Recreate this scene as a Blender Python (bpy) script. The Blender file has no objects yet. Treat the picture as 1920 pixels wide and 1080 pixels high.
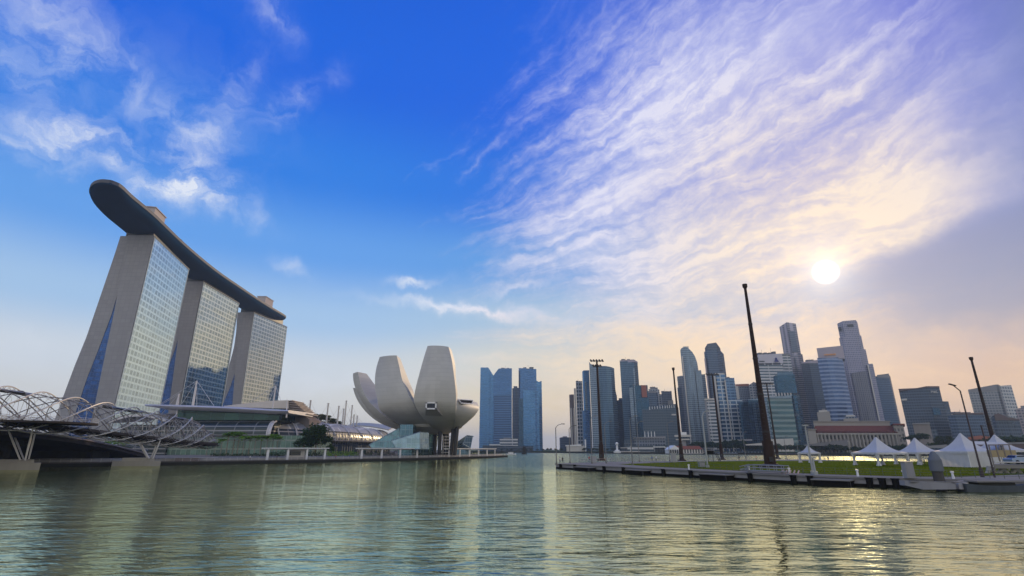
import bpy, bmesh, math, random
from mathutils import Vector, Matrix
R = math.radians
random.seed(7)
SC = bpy.context.scene
COL = SC.collection

# ------------------------------------------------------------------ camera
CAMH = 5.0                       # metres above the water, which lies at z = 0
PITCH = 17.52
FPX = 960.0                      # focal length in pixels of a 1920 x 1080 frame (90 degrees across)
cam_d = bpy.data.cameras.new('camera')
cam_d.sensor_width = 36.0
cam_d.lens = 18.0
cam_d.clip_start = 0.5
cam_d.clip_end = 20000
cam = bpy.data.objects.new('camera', cam_d)
cam.location = (0, 0, CAMH)
cam.rotation_euler = (R(90 + PITCH), 0, 0)
COL.objects.link(cam)
SC.camera = cam
SC.view_settings.view_transform = 'Standard'
SC.view_settings.look = 'None'
SC.view_settings.exposure = 0.0
SC.view_settings.gamma = 1.0
SC.cycles.use_denoising = True
SC.cycles.max_bounces = 6
SC.cycles.glossy_bounces = 3
SC.cycles.diffuse_bounces = 3
SC.cycles.sample_clamp_indirect = 4
SC.cycles.sample_clamp_direct = 4.0
SC.cycles.caustics_reflective = False
SC.cycles.caustics_refractive = False
_c, _s = math.cos(R(PITCH)), math.sin(R(PITCH))
def ray(px, py):                 # survey helper: bearing (X/Y) and rise (Z/Y) of a sight line
    x = (px - 960) / FPX; y = (540 - py) / FPX
    Y = _c - y * _s; Z = _s + y * _c
    return x / Y, Z / Y
def W(px, py, D):
    a, b = ray(px, py); return Vector((a * D, D, CAMH + b * D))
def zat(py, D): return CAMH + ray(960, py)[1] * D
def xat(px, py, D): return ray(px, py)[0] * D
def G(px, py, z=0.0):
    a, b = ray(px, py); D = (z - CAMH) / b; return Vector((a * D, D, z))
def azel(px, py):
    x = (px - 960) / FPX; y = (540 - py) / FPX
    Y = _c - y * _s; Z = _s + y * _c
    return math.degrees(math.atan2(x, Y)), math.degrees(math.atan2(Z, math.hypot(x, Y)))
def lin(r, g, b):
    f = lambda c: (c / 12.92 if c <= .04045 else ((c + .055) / 1.055) ** 2.4)
    return (f(r / 255), f(g / 255), f(b / 255), 1)

# ------------------------------------------------------------------ node helper: sockets with arithmetic
class NT:
    def __init__(s, tree): s.t = tree; s.n = tree.nodes; s.l = tree.links
    def node(s, typ, **kw):
        n = s.n.new(typ)
        for k, v in kw.items(): setattr(n, k, v)
        return n
    def put(s, sock, val):
        if isinstance(val, E): s.l.new(val.k, sock)
        elif hasattr(val, 'is_output'): s.l.new(val, sock)
        else: sock.default_value = val
    def m(s, op, *a, clamp=False):
        n = s.node('ShaderNodeMath', operation=op, use_clamp=clamp)
        for i, v in enumerate(a): s.put(n.inputs[i], v)
        return E(s, n.outputs[0])
    def ss(s, x, a, b, lo=0.0, hi=1.0, mode='SMOOTHSTEP'):
        n = s.node('ShaderNodeMapRange', interpolation_type=mode)
        for i, v in enumerate((x, a, b, lo, hi)): s.put(n.inputs[i], v)
        return E(s, n.outputs[0])
    def mix(s, f, a, b, blend='MIX'):
        n = s.node('ShaderNodeMix', data_type='RGBA', blend_type=blend)
        s.put(n.inputs[0], f); s.put(n.inputs[6], a); s.put(n.inputs[7], b)
        return E(s, n.outputs[2])
    def xyz(s, x, y, z=0.0):
        n = s.node('ShaderNodeCombineXYZ')
        for i, v in enumerate((x, y, z)): s.put(n.inputs[i], v)
        return E(s, n.outputs[0])
    def sep(s, v):
        n = s.node('ShaderNodeSeparateXYZ'); s.put(n.inputs[0], v)
        return [E(s, o) for o in n.outputs]
    def noise(s, vec, scale, detail=4, rough=.55, dist=0.0, out=0):
        n = s.node('ShaderNodeTexNoise')
        s.put(n.inputs['Vector'], vec); n.inputs['Scale'].default_value = scale
        n.inputs['Detail'].default_value = detail; n.inputs['Roughness'].default_value = rough
        n.inputs['Distortion'].default_value = dist
        return E(s, n.outputs[out])
    def ramp(s, x, stops, interp='EASE'):
        n = s.node('ShaderNodeValToRGB'); cr = n.color_ramp; cr.interpolation = interp
        while len(cr.elements) < len(stops): cr.elements.new(.5)
        for e, (p, c) in zip(cr.elements, stops): e.position = p; e.color = c
        s.put(n.inputs[0], x)
        return E(s, n.outputs[0])
class E:
    def __init__(s, nt, k): s.nt = nt; s.k = k
    def __add__(s, o): return s.nt.m('ADD', s, o)
    __radd__ = __add__
    def __sub__(s, o): return s.nt.m('SUBTRACT', s, o)
    def __rsub__(s, o): return s.nt.m('SUBTRACT', o, s)
    def __mul__(s, o): return s.nt.m('MULTIPLY', s, o)
    __rmul__ = __mul__
    def __truediv__(s, o): return s.nt.m('DIVIDE', s, o)
# ------------------------------------------------------------------ sky and sun
SUN_AZ, SUN_EL = azel(1548, 510)          # bearing clockwise from +Y, elevation
sun_d = bpy.data.lights.new('sun', 'SUN')
sun_d.energy = 2.6
sun_d.angle = R(0.6)
sun_d.color = (1.0, .74, .44)
sun = bpy.data.objects.new('sun', sun_d)
sv = Vector((math.sin(R(SUN_AZ)) * math.cos(R(SUN_EL)), math.cos(R(SUN_AZ)) * math.cos(R(SUN_EL)), math.sin(R(SUN_EL))))
sun.rotation_euler = sv.to_track_quat('Z', 'Y').to_euler()
sun.location = (0, 0, 400)
COL.objects.link(sun)

def build_world():
    w = bpy.data.worlds.new('World'); SC.world = w; w.use_nodes = True
    t = NT(w.node_tree); t.n.clear()
    out = t.node('ShaderNodeOutputWorld'); bg = t.node('ShaderNodeBackground')
    bg.inputs[1].default_value = 0.1
    t.l.new(bg.outputs[0], out.inputs[0])
    nis = t.node('ShaderNodeTexSky', sky_type='NISHITA', sun_disc=False)
    nis.sun_elevation = R(SUN_EL); nis.sun_rotation = R(SUN_AZ); nis.dust_density = 2.0; nis.ozone_density = 2.0
    tc = t.node('ShaderNodeTexCoord')
    d = E(t, tc.outputs['Generated'])
    X, Y, Z = t.sep(d)
    az = t.m('ARCTAN2', X, Y) * (180 / math.pi)
    el = t.m('ARCSINE', Z) * (180 / math.pi)
    a_abs = t.m('ABSOLUTE', az)
    # clear air: one ramp of colour by elevation towards the left, one towards the sun, one behind
    ev = el / 90.0
    s = lambda deg, *c: (max(0, deg) / 90.0, lin(*c))
    left = t.ramp(ev, [s(0, 236, 226, 208), s(4, 228, 229, 226), s(8, 214, 224, 234), s(13, 168, 203, 240), s(20, 98, 163, 240), s(28, 34, 126, 232),
                       s(38, 6, 100, 226), s(60, 4, 80, 205)])
    right = t.ramp(ev, [s(0, 234, 190, 146), s(4, 226, 184, 150), s(9, 212, 182, 168), s(14, 150, 156, 188), s(21, 136, 148, 206), s(29, 118, 132, 214), s(37, 90, 104, 212),
                        s(60, 60, 90, 205)])
    mid = t.ramp(ev, [s(0, 253, 222, 160), s(4, 250, 226, 178), s(9, 224, 222, 208), s(14, 170, 200, 226), s(20, 92, 158, 230), s(28, 24, 116, 228),
                      s(38, 4, 98, 226), s(60, 4, 86, 214)])
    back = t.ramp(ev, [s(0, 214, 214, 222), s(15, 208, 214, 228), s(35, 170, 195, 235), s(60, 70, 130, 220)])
    c = t.mix(t.ss(az, -22, 4), left, mid)
    c = t.mix(t.ss(az, 4, 44), c, right)
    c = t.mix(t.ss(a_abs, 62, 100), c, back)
    # two-dimensional sky coordinates in degrees, warped so that edges are ragged
    wv = t.noise(t.xyz(az, el), .11, 3, .6, out=1)
    wx, wy, wz = t.sep(wv)
    wf = t.noise(t.xyz(az, el), .5, 4, .65, out=1)
    fx, fy, fz = t.sep(wf)
    u = az + (wx - .5) * 6 + (fx - .5) * 3.0
    v = el + (wy - .5) * 6 + (fy - .5) * 2.4
    def blob(px, py, ra, re, rot=0, uu=u, vv=v):
        a0, e0 = azel(px, py); cs, sn = math.cos(R(rot)), math.sin(R(rot))
        du = uu - a0; dv = vv - e0
        p = (du * cs + dv * sn) / ra; q = (dv * cs - du * sn) / re
        return t.m('EXPONENT', (p * p + q * q) * -1.0)
    # streaks of the cirrus rise about 15 degrees to the right
    azc = az * t.m('COSINE', el * (math.pi / 180))
    cs, sn = math.cos(R(17)), math.sin(R(17))
    p = azc * cs + el * sn; q = el * cs - azc * sn
    pw = p + (wx - .5) * 6; qw = q + (wy - .5) * 7 + (fy - .5) * .9
    # the streaks fan out from a point low on the left, as the photograph's do
    a0, e0 = azel(260, 640)
    rx_ = azc - a0 + (wx - .5) * 4; ry_ = el - e0 + (wy - .5) * 3.5 + (fy - .5) * .8
    rad = t.m('SQRT', rx_ * rx_ + ry_ * ry_); phi = t.m('ARCTAN2', ry_, rx_) * (180 / math.pi) + (wz - .5) * 3 + (fx - .5) * 1.0
    fib = t.noise(t.xyz(rad * .17 + 11, phi * 1.1), 1.0, 8, .66, .0)
    st1 = t.noise(t.xyz(rad * .030, phi * .15), 1.0, 5, .55, .25)
    st2 = t.noise(t.xyz(rad * .085 + 31, phi * .50), 1.0, 7, .62, .2)
    rip = t.noise(t.xyz(p * .34 + 7, q * .7), 1.0, 6, .62, .5)
    mot = t.noise(t.xyz(azc * .5 + 3, el * .62), 1.0, 6, .66, .3)
    streak = st1 * .48 + st2 * .26 + fib * .12 + mot * .14
    # sweep of cirrus on the right: where it lies
    lb = t.ss(az + (v - 22) * -.20 + (st1 - .5) * 34 + (st2 - .5) * 22 + (mot - .5) * 10, -9.0, 20.0)                      # ragged left border
    top = t.ss(v, 49, 37, .25, 1)
    rb = t.ss(q + (fy - .5) * 1.2 + (wy - .5) * 2, 4.6, 7.0)                      # lower right border, along the streaks
    rb = t.m('MAXIMUM', rb, t.ss(az, 36, 27))
    far = t.ss(u, 51, 38, .15, 1)
    M = lb * top * rb * far
    cover = t.ss(streak, .42, .62)
    fine = t.ss(st2 * .40 + mot * .28 + fib * .32, .40, .64)
    hi = blob(1430, 110, 12, 6, 15) * .55 + blob(1240, 190, 12, 6, 12) * .45 + blob(1500, 400, 15, 6, 12) * .36 + blob(1200, 540, 12, 5, 10) * .5 + blob(1130, 420, 12, 5, 15) * .35 + blob(1690, 390, 10, 3.5, 15) * .7
    dens = M * (cover * .58 + fine * .34 + .02 + hi * .55)
    dens = t.m('MINIMUM', dens, 1.0)
    # low band of soft cirrus near the horizon in the middle and right
    low = t.ss(u, -6, 14) * t.ss(v, 19, 12) * t.ss(v, 0.5, 5) * t.ss(streak, .42, .60) * .62
    # wisps on the left, each where it hangs
    wn = t.noise(t.xyz(u * .16, v * .22), 1.0, 7, .62, .8)
    wq = t.ss(wn, .34, .74)
    L = (blob(125, 245, 3.8, 1.2, 4) * 1.7 + blob(40, 258, 3.6, .8, -2) * .8 + blob(215, 268, 2.6, 1.3, -12) * .9 + blob(330, 355, 3.2, 1.3, 12) * 1.6 + blob(410, 370, 3.4, 1.0, -12) * 1.4 + blob(350, 285, 1.6, 3.0, 4) * .62 +
         blob(415, 220, 1.6, 5.5, -14) * .5 + blob(250, 130, 9, 2.2, -28) * .36 + blob(100, 25, 5, 2.2, -20) * .55 + blob(40, 110, 5, 2.6, -25) * .42 + blob(560, 185, 5, 1.3, 40) * .42 + blob(300, 200, 11, 7, 0) * .12 +
         blob(510, 20, 3, 1.4, -20) * .45)
    Ls = blob(865, 576, 8, .62, -2) * 1.15 + blob(960, 590, 6, .7, -4) * .9 + blob(775, 524, 2.6, .5, 4) * .95 + blob(556, 496, 1.8, .75, -22) * .7 + blob(980, 538, 4, .5, 12) * .7 + blob(905, 682, 3.5, .45, 0) * .5 + blob(640, 715, 9, 1.4, 2) * .35 + blob(60, 650, 14, 2.0, 0) * .3
    left_d = t.m('MINIMUM', L * (wq * .95 + .06) * .95 + Ls * (wq * .6 + .4), 1.0)
    th = t.m('ARCCOSINE', t.m('MINIMUM', X * sv.x + Y * sv.y + Z * sv.z, .999999)) * (180 / math.pi)
    # colour of lit cloud: lilac white high up, cream towards the sun and the horizon
    warm = t.m('MAXIMUM', t.ss(th, 25, 4), t.ss(el, 17, 9))
    ccol = t.mix(warm, lin(235, 234, 252), lin(255, 234, 208))
    ccol = t.mix(t.ss(az, 2, -14), ccol, lin(240, 245, 255))
    veil = t.mix(t.ss(el, 14, 40), lin(214, 196, 204), lin(176, 184, 244))
    c = t.mix(M * .32, c, veil)
    c = t.mix(dens * .92, c, ccol)
    c = t.mix(low, c, t.mix(t.ss(az, 0, 30), lin(250, 232, 200), lin(255, 214, 168)))
    c = t.mix(left_d * .9, c, ccol)
    # grey violet bank of thin cloud right of the sun
    bank = t.ss(q + (fy - .5) * .8, 7.0, 3.2) * t.ss(u, 32.5, 41.0) * t.ss(v + (wy - .5) * 3, 6.0, 12.0) * t.ss(a_abs, 80, 60)
    bank2 = t.ss(u, 44, 54) * t.ss(v, 8, 15) * t.ss(a_abs, 85, 70)
    c = t.mix(t.m('MAXIMUM', bank * .8, bank2 * .7), c, t.mix(t.ss(el, 8, 24), lin(146, 150, 176), lin(112, 128, 184)))
    # bright cumulus added out of view behind the camera, as fill light for the facades
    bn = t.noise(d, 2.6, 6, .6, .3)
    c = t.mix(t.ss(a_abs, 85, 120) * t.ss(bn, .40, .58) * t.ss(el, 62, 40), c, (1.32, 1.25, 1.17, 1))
    # the air colour of the photograph carries the Nishita sky in it
    k = 10.0
    n = t.node('ShaderNodeVectorMath', operation='SCALE'); t.put(n.inputs[0], c); n.inputs['Scale'].default_value = k
    c = t.mix(.05, E(t, n.outputs[0]), E(t, nis.outputs[0]))
    # glow round the sun and its disc seen through haze
    disc = t.ss(th, 1.25, .5) * 30.0
    g1 = t.m('EXPONENT', th * (-1 / 1.25)) * 7.0
    g2 = t.m('EXPONENT', th * (-1 / 8.0)) * .7
    n = t.node('ShaderNodeVectorMath', operation='SCALE'); n.inputs[0].default_value = (1, .93, .74); t.put(n.inputs['Scale'], disc + g1)
    n2 = t.node('ShaderNodeVectorMath', operation='SCALE'); n2.inputs[0].default_value = (1, .62, .30); t.put(n2.inputs['Scale'], g2)
    c = t.mix(1.0, c, E(t, n.outputs[0]), 'ADD'); c = t.mix(1.0, c, E(t, n2.outputs[0]), 'ADD')
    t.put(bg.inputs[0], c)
build_world()
# ------------------------------------------------------------------ materials
MATS = {}
def base_mat(name):
    m = bpy.data.materials.new(name); m.use_nodes = True
    t = NT(m.node_tree); t.n.clear()
    o = t.node('ShaderNodeOutputMaterial'); b = t.node('ShaderNodeBsdfPrincipled')
    t.l.new(b.outputs[0], o.inputs[0])
    return m, t, b, o
def plain(name, col, rough=.6, metal=0.0, var=.18, scale=.6, bump=0.0, streak=False, var2=0.0):
    if name in MATS: return MATS[name]
    m, t, b, o = base_mat(name)
    matte = rough >= .7 and metal == 0
    if matte: t.n.remove(b); b = t.node('ShaderNodeBsdfDiffuse'); t.l.new(b.outputs[0], o.inputs[0])
    if len(col) == 3: col = (*col, 1)
    tc = t.node('ShaderNodeTexCoord'); P = E(t, tc.outputs['Object'])
    if streak:
        x, y, z = t.sep(P); P2 = t.xyz(x * 1.0, y * 1.0, z * .12)
    else: P2 = P
    n = t.noise(P2, scale, 6, .6)
    n2 = t.noise(P, scale * .13, 3, .5)
    f = (n * .65 + n2 * .35 - .5) * (2.4 * var) + 1.0
    c = t.mix(1.0, col, t.xyz(f, f, f), 'MULTIPLY')
    t.put(b.inputs['Color' if matte else 'Base Color'], c)
    if not matte:
        t.put(b.inputs['Roughness'], t.m('ADD', rough - .08, n * .16, clamp=True))
        b.inputs['Metallic'].default_value = metal
        b.inputs['Specular IOR Level'].default_value = .5 if rough < .55 else .2
    if bump:
        bn = t.node('ShaderNodeBump'); bn.inputs['Strength'].default_value = bump; bn.inputs['Distance'].default_value = .05
        t.put(bn.inputs['Height'], n); t.l.new(bn.outputs[0], b.inputs['Normal'])
    MATS[name] = m
    return m
def facade(name, glass, frame, fh=4.0, bw=3.0, band=.3, mull=.12, metal=.75, rough=.16, var=.25, frough=.6, wobble=.012, fmetal=0.0, big=.2):
    """glazed wall: panes of fh x bw metres between floor bands and mullions, with per-pane tone"""
    if name in MATS: return MATS[name]
    m, t, b, o = base_mat(name)
    uvn = t.node('ShaderNodeUVMap'); uvn.uv_map = 'UVMap'
    u, v, _ = t.sep(E(t, uvn.outputs[0]))
    cu = u / bw; cv = v / fh
    fu = t.m('FRACT', cu); fv = t.m('FRACT', cv)
    e = .04
    bm = t.ss(fv, band + e, band - e, mode='LINEAR') if band > 0 else 0.0
    mm = t.ss(fu, mull + e, mull - e, mode='LINEAR') if mull > 0 else 0.0
    fr = t.m('MAXIMUM', bm, mm)
    wn = t.node('ShaderNodeTexWhiteNoise', noise_dimensions='2D')
    t.put(wn.inputs['Vector'], t.xyz(t.m('FLOOR', cu), t.m('FLOOR', cv)))
    r = E(t, wn.outputs['Value'])
    bigN = t.noise(t.xyz(u * .02, v * .012), 1.0, 3, .6)
    k = (r - .5) * (2 * var) + 1.0 + (bigN - .5) * (2 * big)
    kf = (bigN - .5) * .35 + (t.noise(t.xyz(u * .3, v * .05), 1.0, 4, .6) - .5) * .25 + 1.0
    gc = t.mix(1.0, (*glass[:3], 1), t.xyz(k, k, k), 'MULTIPLY')
    fc = t.mix(1.0, (*frame[:3], 1), t.xyz(kf, kf, kf), 'MULTIPLY')
    t.put(b.inputs['Base Color'], t.mix(fr, gc, fc))
    t.put(b.inputs['Roughness'], t.ss(fr, 0, 1, rough, frough, mode='LINEAR'))
    t.put(b.inputs['Metallic'], t.ss(fr, 0, 1, metal, fmetal, mode='LINEAR'))
    # panes are never quite coplanar; frames stand proud
    ge = t.node('ShaderNodeNewGeometry')
    wn2 = t.node('ShaderNodeTexWhiteNoise', noise_dimensions='2D')
    t.put(wn2.inputs['Vector'], t.xyz(t.m('FLOOR', cu) + 17, t.m('FLOOR', cv)))
    off = t.node('ShaderNodeVectorMath', operation='SUBTRACT'); t.l.new(wn2.outputs['Color'], off.inputs[0]); off.inputs[1].default_value = (.5, .5, .5)
    sc = t.node('ShaderNodeVectorMath', operation='SCALE'); t.l.new(off.outputs[0], sc.inputs[0]); sc.inputs['Scale'].default_value = wobble * 2
    ad = t.node('ShaderNodeVectorMath', operation='ADD'); t.l.new(ge.outputs['Normal'], ad.inputs[0]); t.l.new(sc.outputs[0], ad.inputs[1])
    nm = t.node('ShaderNodeVectorMath', operation='NORMALIZE'); t.l.new(ad.outputs[0], nm.inputs[0])
    t.l.new(nm.outputs[0], b.inputs['Normal'])
    MATS[name] = m
    return m

# ------------------------------------------------------------------ mesh builder
class MB:
    def __init__(s): s.v = []; s.f = []; s.mi = []; s.sm = []
    def add(s, verts, faces, mi=0, smooth=False):
        o = len(s.v); s.v += [Vector(p) for p in verts]
        for f in faces: s.f.append([i + o for i in f]); s.mi.append(mi); s.sm.append(smooth)
        return s
    def quad(s, a, b, c, d, mi=0): return s.add([a, b, c, d], [[0, 1, 2, 3]], mi)
    def poly(s, pts, mi=0): return s.add(pts, [list(range(len(pts)))], mi)
    def box(s, c, size, rz=0.0, mi=0, ry=0.0):
        sx, sy, sz = size[0] / 2, size[1] / 2, size[2] / 2
        M = Matrix.Translation(Vector(c)) @ Matrix.Rotation(rz, 4, 'Z') @ Matrix.Rotation(ry, 4, 'Y')
        v = [M @ Vector((x, y, z)) for z in (-sz, sz) for x, y in ((-sx, -sy), (sx, -sy), (sx, sy), (-sx, sy))]
        return s.add(v, [[3, 2, 1, 0], [4, 5, 6, 7], [0, 1, 5, 4], [1, 2, 6, 5], [2, 3, 7, 6], [3, 0, 4, 7]], mi)
    def prism(s, foot, z0, z1, mi=0, mtop=None, smooth=False, bottom=True):
        """foot: list of (x, y) anticlockwise seen from above; z0 / z1 a number or one per corner"""
        n = len(foot)
        a = sum(foot[i][0] * foot[(i + 1) % n][1] - foot[(i + 1) % n][0] * foot[i][1] for i in range(n))
        z0 = list(z0) if hasattr(z0, '__len__') else [z0] * n
        z1 = list(z1) if hasattr(z1, '__len__') else [z1] * n
        if a < 0: foot = foot[::-1]; z0 = z0[::-1]; z1 = z1[::-1]
        lo = [(p[0], p[1], z) for p, z in zip(foot, z0)]; hi = [(p[0], p[1], z) for p, z in zip(foot, z1)]
        s.add(lo + hi, [[i, (i + 1) % n, n + (i + 1) % n, n + i] for i in range(n)], mi, smooth)
        s.add(hi, [list(range(n))], mi if mtop is None else mtop)
        if bottom: s.add(lo, [list(range(n))[::-1]], mi)
        return s
    def loft(s, rings, mi=0, closed=True, cap=True, smooth=True):
        n = len(rings[0]); v = [p for r in rings for p in r]; f = []
        for k in range(len(rings) - 1):
            for i in range(n if closed else n - 1):
                j = (i + 1) % n
                f.append([k * n + i, k * n + j, (k + 1) * n + j, (k + 1) * n + i])
        s.add(v, f, mi, smooth)
        if cap and closed:
            s.add(rings[0], [list(range(n))[::-1]], mi); s.add(rings[-1], [list(range(n))], mi)
        return s
    def tube(s, path, r, n=6, mi=0, cap=True):
        path = [Vector(p) for p in path]; rr = r if hasattr(r, '__len__') else [r] * len(path)
        rings = []; up = None
        for i, p in enumerate(path):
            d = (path[min(i + 1, len(path) - 1)] - path[max(i - 1, 0)]).normalized()
            if up is None: up = Vector((0, 0, 1)) if abs(d.z) < .9 else Vector((1, 0, 0))
            x = (up - d * up.dot(d)).normalized(); up = x; y = d.cross(x)
            rings.append([p + (x * math.cos(2 * math.pi * k / n) + y * math.sin(2 * math.pi * k / n)) * rr[i] for k in range(n)])
        return s.loft(rings, mi, True, cap, True)
    def cyl(s, x, y, z0, z1, r0, r1=None, n=12, mi=0):
        return s.tube([(x, y, z0), (x, y, z1)], [r0, r0 if r1 is None else r1], n, mi)
    def lathe(s, x, y, prof, n=16, mi=0, smooth=True):
        rings = [[(x + r * math.cos(2 * math.pi * k / n), y + r * math.sin(2 * math.pi * k / n), z) for k in range(n)] for r, z in prof]
        return s.loft(rings, mi, True, True, smooth)
    def mesh(s, name, mats, org, weld=0.0, sharp=35):
        me = bpy.data.meshes.new(name)
        me.from_pydata([v - org for v in s.v], [], s.f)
        for m in (mats if isinstance(mats, (list, tuple)) else [mats]): me.materials.append(m)
        me.polygons.foreach_set('material_index', s.mi); me.polygons.foreach_set('use_smooth', s.sm)
        if weld:
            bm = bmesh.new(); bm.from_mesh(me); bmesh.ops.remove_doubles(bm, verts=bm.verts, dist=weld); bmesh.ops.recalc_face_normals(bm, faces=bm.faces); bm.to_mesh(me); bm.free()
        uv = me.uv_layers.new(name='UVMap').data
        for p in me.polygons:
            nn = p.normal
            if abs(nn.z) < .75:
                t = Vector((-nn.y, nn.x, 0)).normalized()
                for li in p.loop_indices:
                    co = me.vertices[me.loops[li].vertex_index].co + org; uv[li].uv = (co.dot(t), co.z)
            else:
                for li in p.loop_indices:
                    co = me.vertices[me.loops[li].vertex_index].co + org; uv[li].uv = (co.x, co.y)
        if any(s.sm): me.set_sharp_from_angle(angle=R(sharp))
        me.update()
        return me
ORG = {}
def tag(o, label=None, cat=None, group=None, kind=None):
    if label: o['label'] = label
    if cat: o['category'] = cat
    if group: o['group'] = group
    if kind: o['kind'] = kind
    return o
def thing(name, label, cat, loc, group=None):
    o = bpy.data.objects.new(name, None); o.empty_display_size = 1; o.location = loc; COL.objects.link(o); ORG[o] = Vector(loc)
    return tag(o, label, cat, group)
def part(name, mb, mats, parent, label=None, weld=0.0, sharp=35, kind=None):
    org = ORG[parent]; o = bpy.data.objects.new(name, mb.mesh(name, mats, org, weld, sharp)); COL.objects.link(o)
    o.parent = parent; ORG[o] = org
    if label: o['label'] = label
    if kind: o['kind'] = kind
    return o
def single(name, mb, mats, label=None, cat=None, group=None, kind=None, weld=0.0, sharp=35):
    xs = [v.x for v in mb.v]; ys = [v.y for v in mb.v]; zs = [v.z for v in mb.v]
    org = Vector(((min(xs) + max(xs)) / 2, (min(ys) + max(ys)) / 2, min(zs)))
    if kind == 'structure': org = Vector((0, 0, 0))
    o = bpy.data.objects.new(name, mb.mesh(name, mats, org, weld, sharp)); o.location = org; COL.objects.link(o); ORG[o] = org
    return tag(o, label, cat, group, kind)
def copy_tree(o, loc, rz=0.0, scale=None, label=None, group=None):
    c = o.copy(); COL.objects.link(c); c.location = loc; c.rotation_euler = (0, 0, rz)
    if scale: c.scale = (scale, scale, scale) if not hasattr(scale, '__len__') else scale
    if label: c['label'] = label
    if group: c['group'] = group
    for ch in list(o.children):
        k = ch.copy(); COL.objects.link(k); k.parent = c
        for g in list(ch.children):
            q = g.copy(); COL.objects.link(q); q.parent = k
    return c
def lerp(a, b, t): return a + (b - a) * t
def spline(pts, n):
    """Catmull-Rom through pts, n samples"""
    P = [Vector(p) for p in pts]; out = []
    for k in range(n):
        t = k / (n - 1) * (len(P) - 1); i = min(int(t), len(P) - 2); f = t - i
        p0 = P[max(i - 1, 0)]; p1 = P[i]; p2 = P[i + 1]; p3 = P[min(i + 2, len(P) - 1)]
        out.append(.5 * ((2 * p1) + (p2 - p0) * f + (2 * p0 - 5 * p1 + 4 * p2 - p3) * f * f + (3 * p1 - p0 - 3 * p2 + p3) * f ** 3))
    return out
# ------------------------------------------------------------------ water and land
def water_mat():
    m, t, b, o = base_mat('bay water')
    t.n.remove(b)
    tc = t.node('ShaderNodeTexCoord'); P = E(t, tc.outputs['Object'])
    x, y, z = t.sep(P)
    murk = t.noise(P, .02, 4, .6)
    # ripples: long crested across the view, several lengths, calmer and rougher lanes
    bend = (t.noise(t.xyz(x * .05, y * .05), 1.0, 2, .5) - .5) * 6
    w1 = t.noise(t.xyz(x * .16 + bend * .2, y * .42), 1.0, 2, .5, .3)
    w2 = t.noise(t.xyz(x * .36 + y * .06, y * .95 + bend * .5), 1.0, 2, .5, .5)
    w3 = t.noise(t.xyz(x * .75 - y * .10, y * 2.1), 1.0, 3, .55, .5)
    w4 = t.noise(t.xyz(x * 2.6 - y * .6, y * 6.0), 1.0, 3, .6, .3)
    lane = t.ss(t.noise(t.xyz(x * .02, y * .035), 1.0, 3, .6), .35, .65, .6, 1.25)
    gx = (x - 38) / 17; gy = (y - 56) / 18; gust = t.m('EXPONENT', (gx * gx + gy * gy) * -1.0) * 1.7      # cat's paw of wind off the platform
    calm = t.ss(x, 4, 14) * t.ss(y, 46, 32) * .6                                                            # lee close to the near bank
    outer = t.ss(y, 120, 190) * t.ss(x, -25, 25)                                                            # open bay beyond the platform, ruffled by the breeze
    shelter = t.ss(x, 15, -30) * t.ss(y, 35, 80) * .45                                                      # sheltered water along the left bank
    lane = lane * (1.0 - calm) * (1.0 - shelter) + gust + outer * 5.0
    h = (w1 * .42 + w2 * .30 + w3 * .16 + w4 * .018) * lane
    bn = t.node('ShaderNodeBump'); bn.inputs['Strength'].default_value = 1.0; bn.inputs['Distance'].default_value = .40
    t.put(bn.inputs['Height'], h)
    d = t.node('ShaderNodeBsdfDiffuse'); t.put(d.inputs['Color'], t.mix(murk, (.020, .046, .012, 1), (.036, .060, .016, 1)))
    g = t.node('ShaderNodeBsdfGlossy'); g.inputs['Color'].default_value = (.95, 1.0, .70, 1); t.put(g.inputs['Roughness'], outer * .12 + gust * .022 + .02)
    f = t.node('ShaderNodeFresnel'); f.inputs['IOR'].default_value = 1.36
    for n in (d, g, f): t.l.new(bn.outputs[0], n.inputs['Normal'])
    mx = t.node('ShaderNodeMixShader'); t.put(mx.inputs[0], t.m('POWER', E(t, f.outputs[0]), .38)); t.l.new(d.outputs[0], mx.inputs[1]); t.l.new(g.outputs[0], mx.inputs[2])
    t.l.new(mx.outputs[0], o.inputs[0])
    return m
mb = MB(); mb.quad((-4000, -300, 0), (4000, -300, 0), (4000, 9000, 0), (-4000, 9000, 0))
single('water', mb, water_mat(), kind='structure')
mb = MB(); mb.quad((-6000, -2000, -4), (6000, -2000, -4), (6000, 14000, -4), (-6000, 14000, -4))
single('ground', mb, plain('bed', (.09, .085, .07), .9, scale=.05), kind='structure')

M_CONC = plain('weathered concrete', (.30, .29, .27), .8, var=.3, scale=.5, bump=.3)
M_PAVE = plain('paving', (.17, .165, .15), .8, var=.2, scale=.3)
M_DARKWALL = plain('dark wall', (.035, .036, .032), .7, var=.4, scale=.5, streak=True)
M_PALE = plain('pale concrete', (.52, .50, .46), .7, var=.15, scale=.4, streak=True)
M_LAWN = plain('planted earth', (.05, .075, .03), .95, var=.4, scale=.2)
SHORE = [(-420, 95), (-205, 128), (-150, 160), (-118, 184), (-96, 205), (-72, 231), (-50, 262), (-30, 300), (-16, 335), (-7, 362), (-3, 376)]
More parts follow.
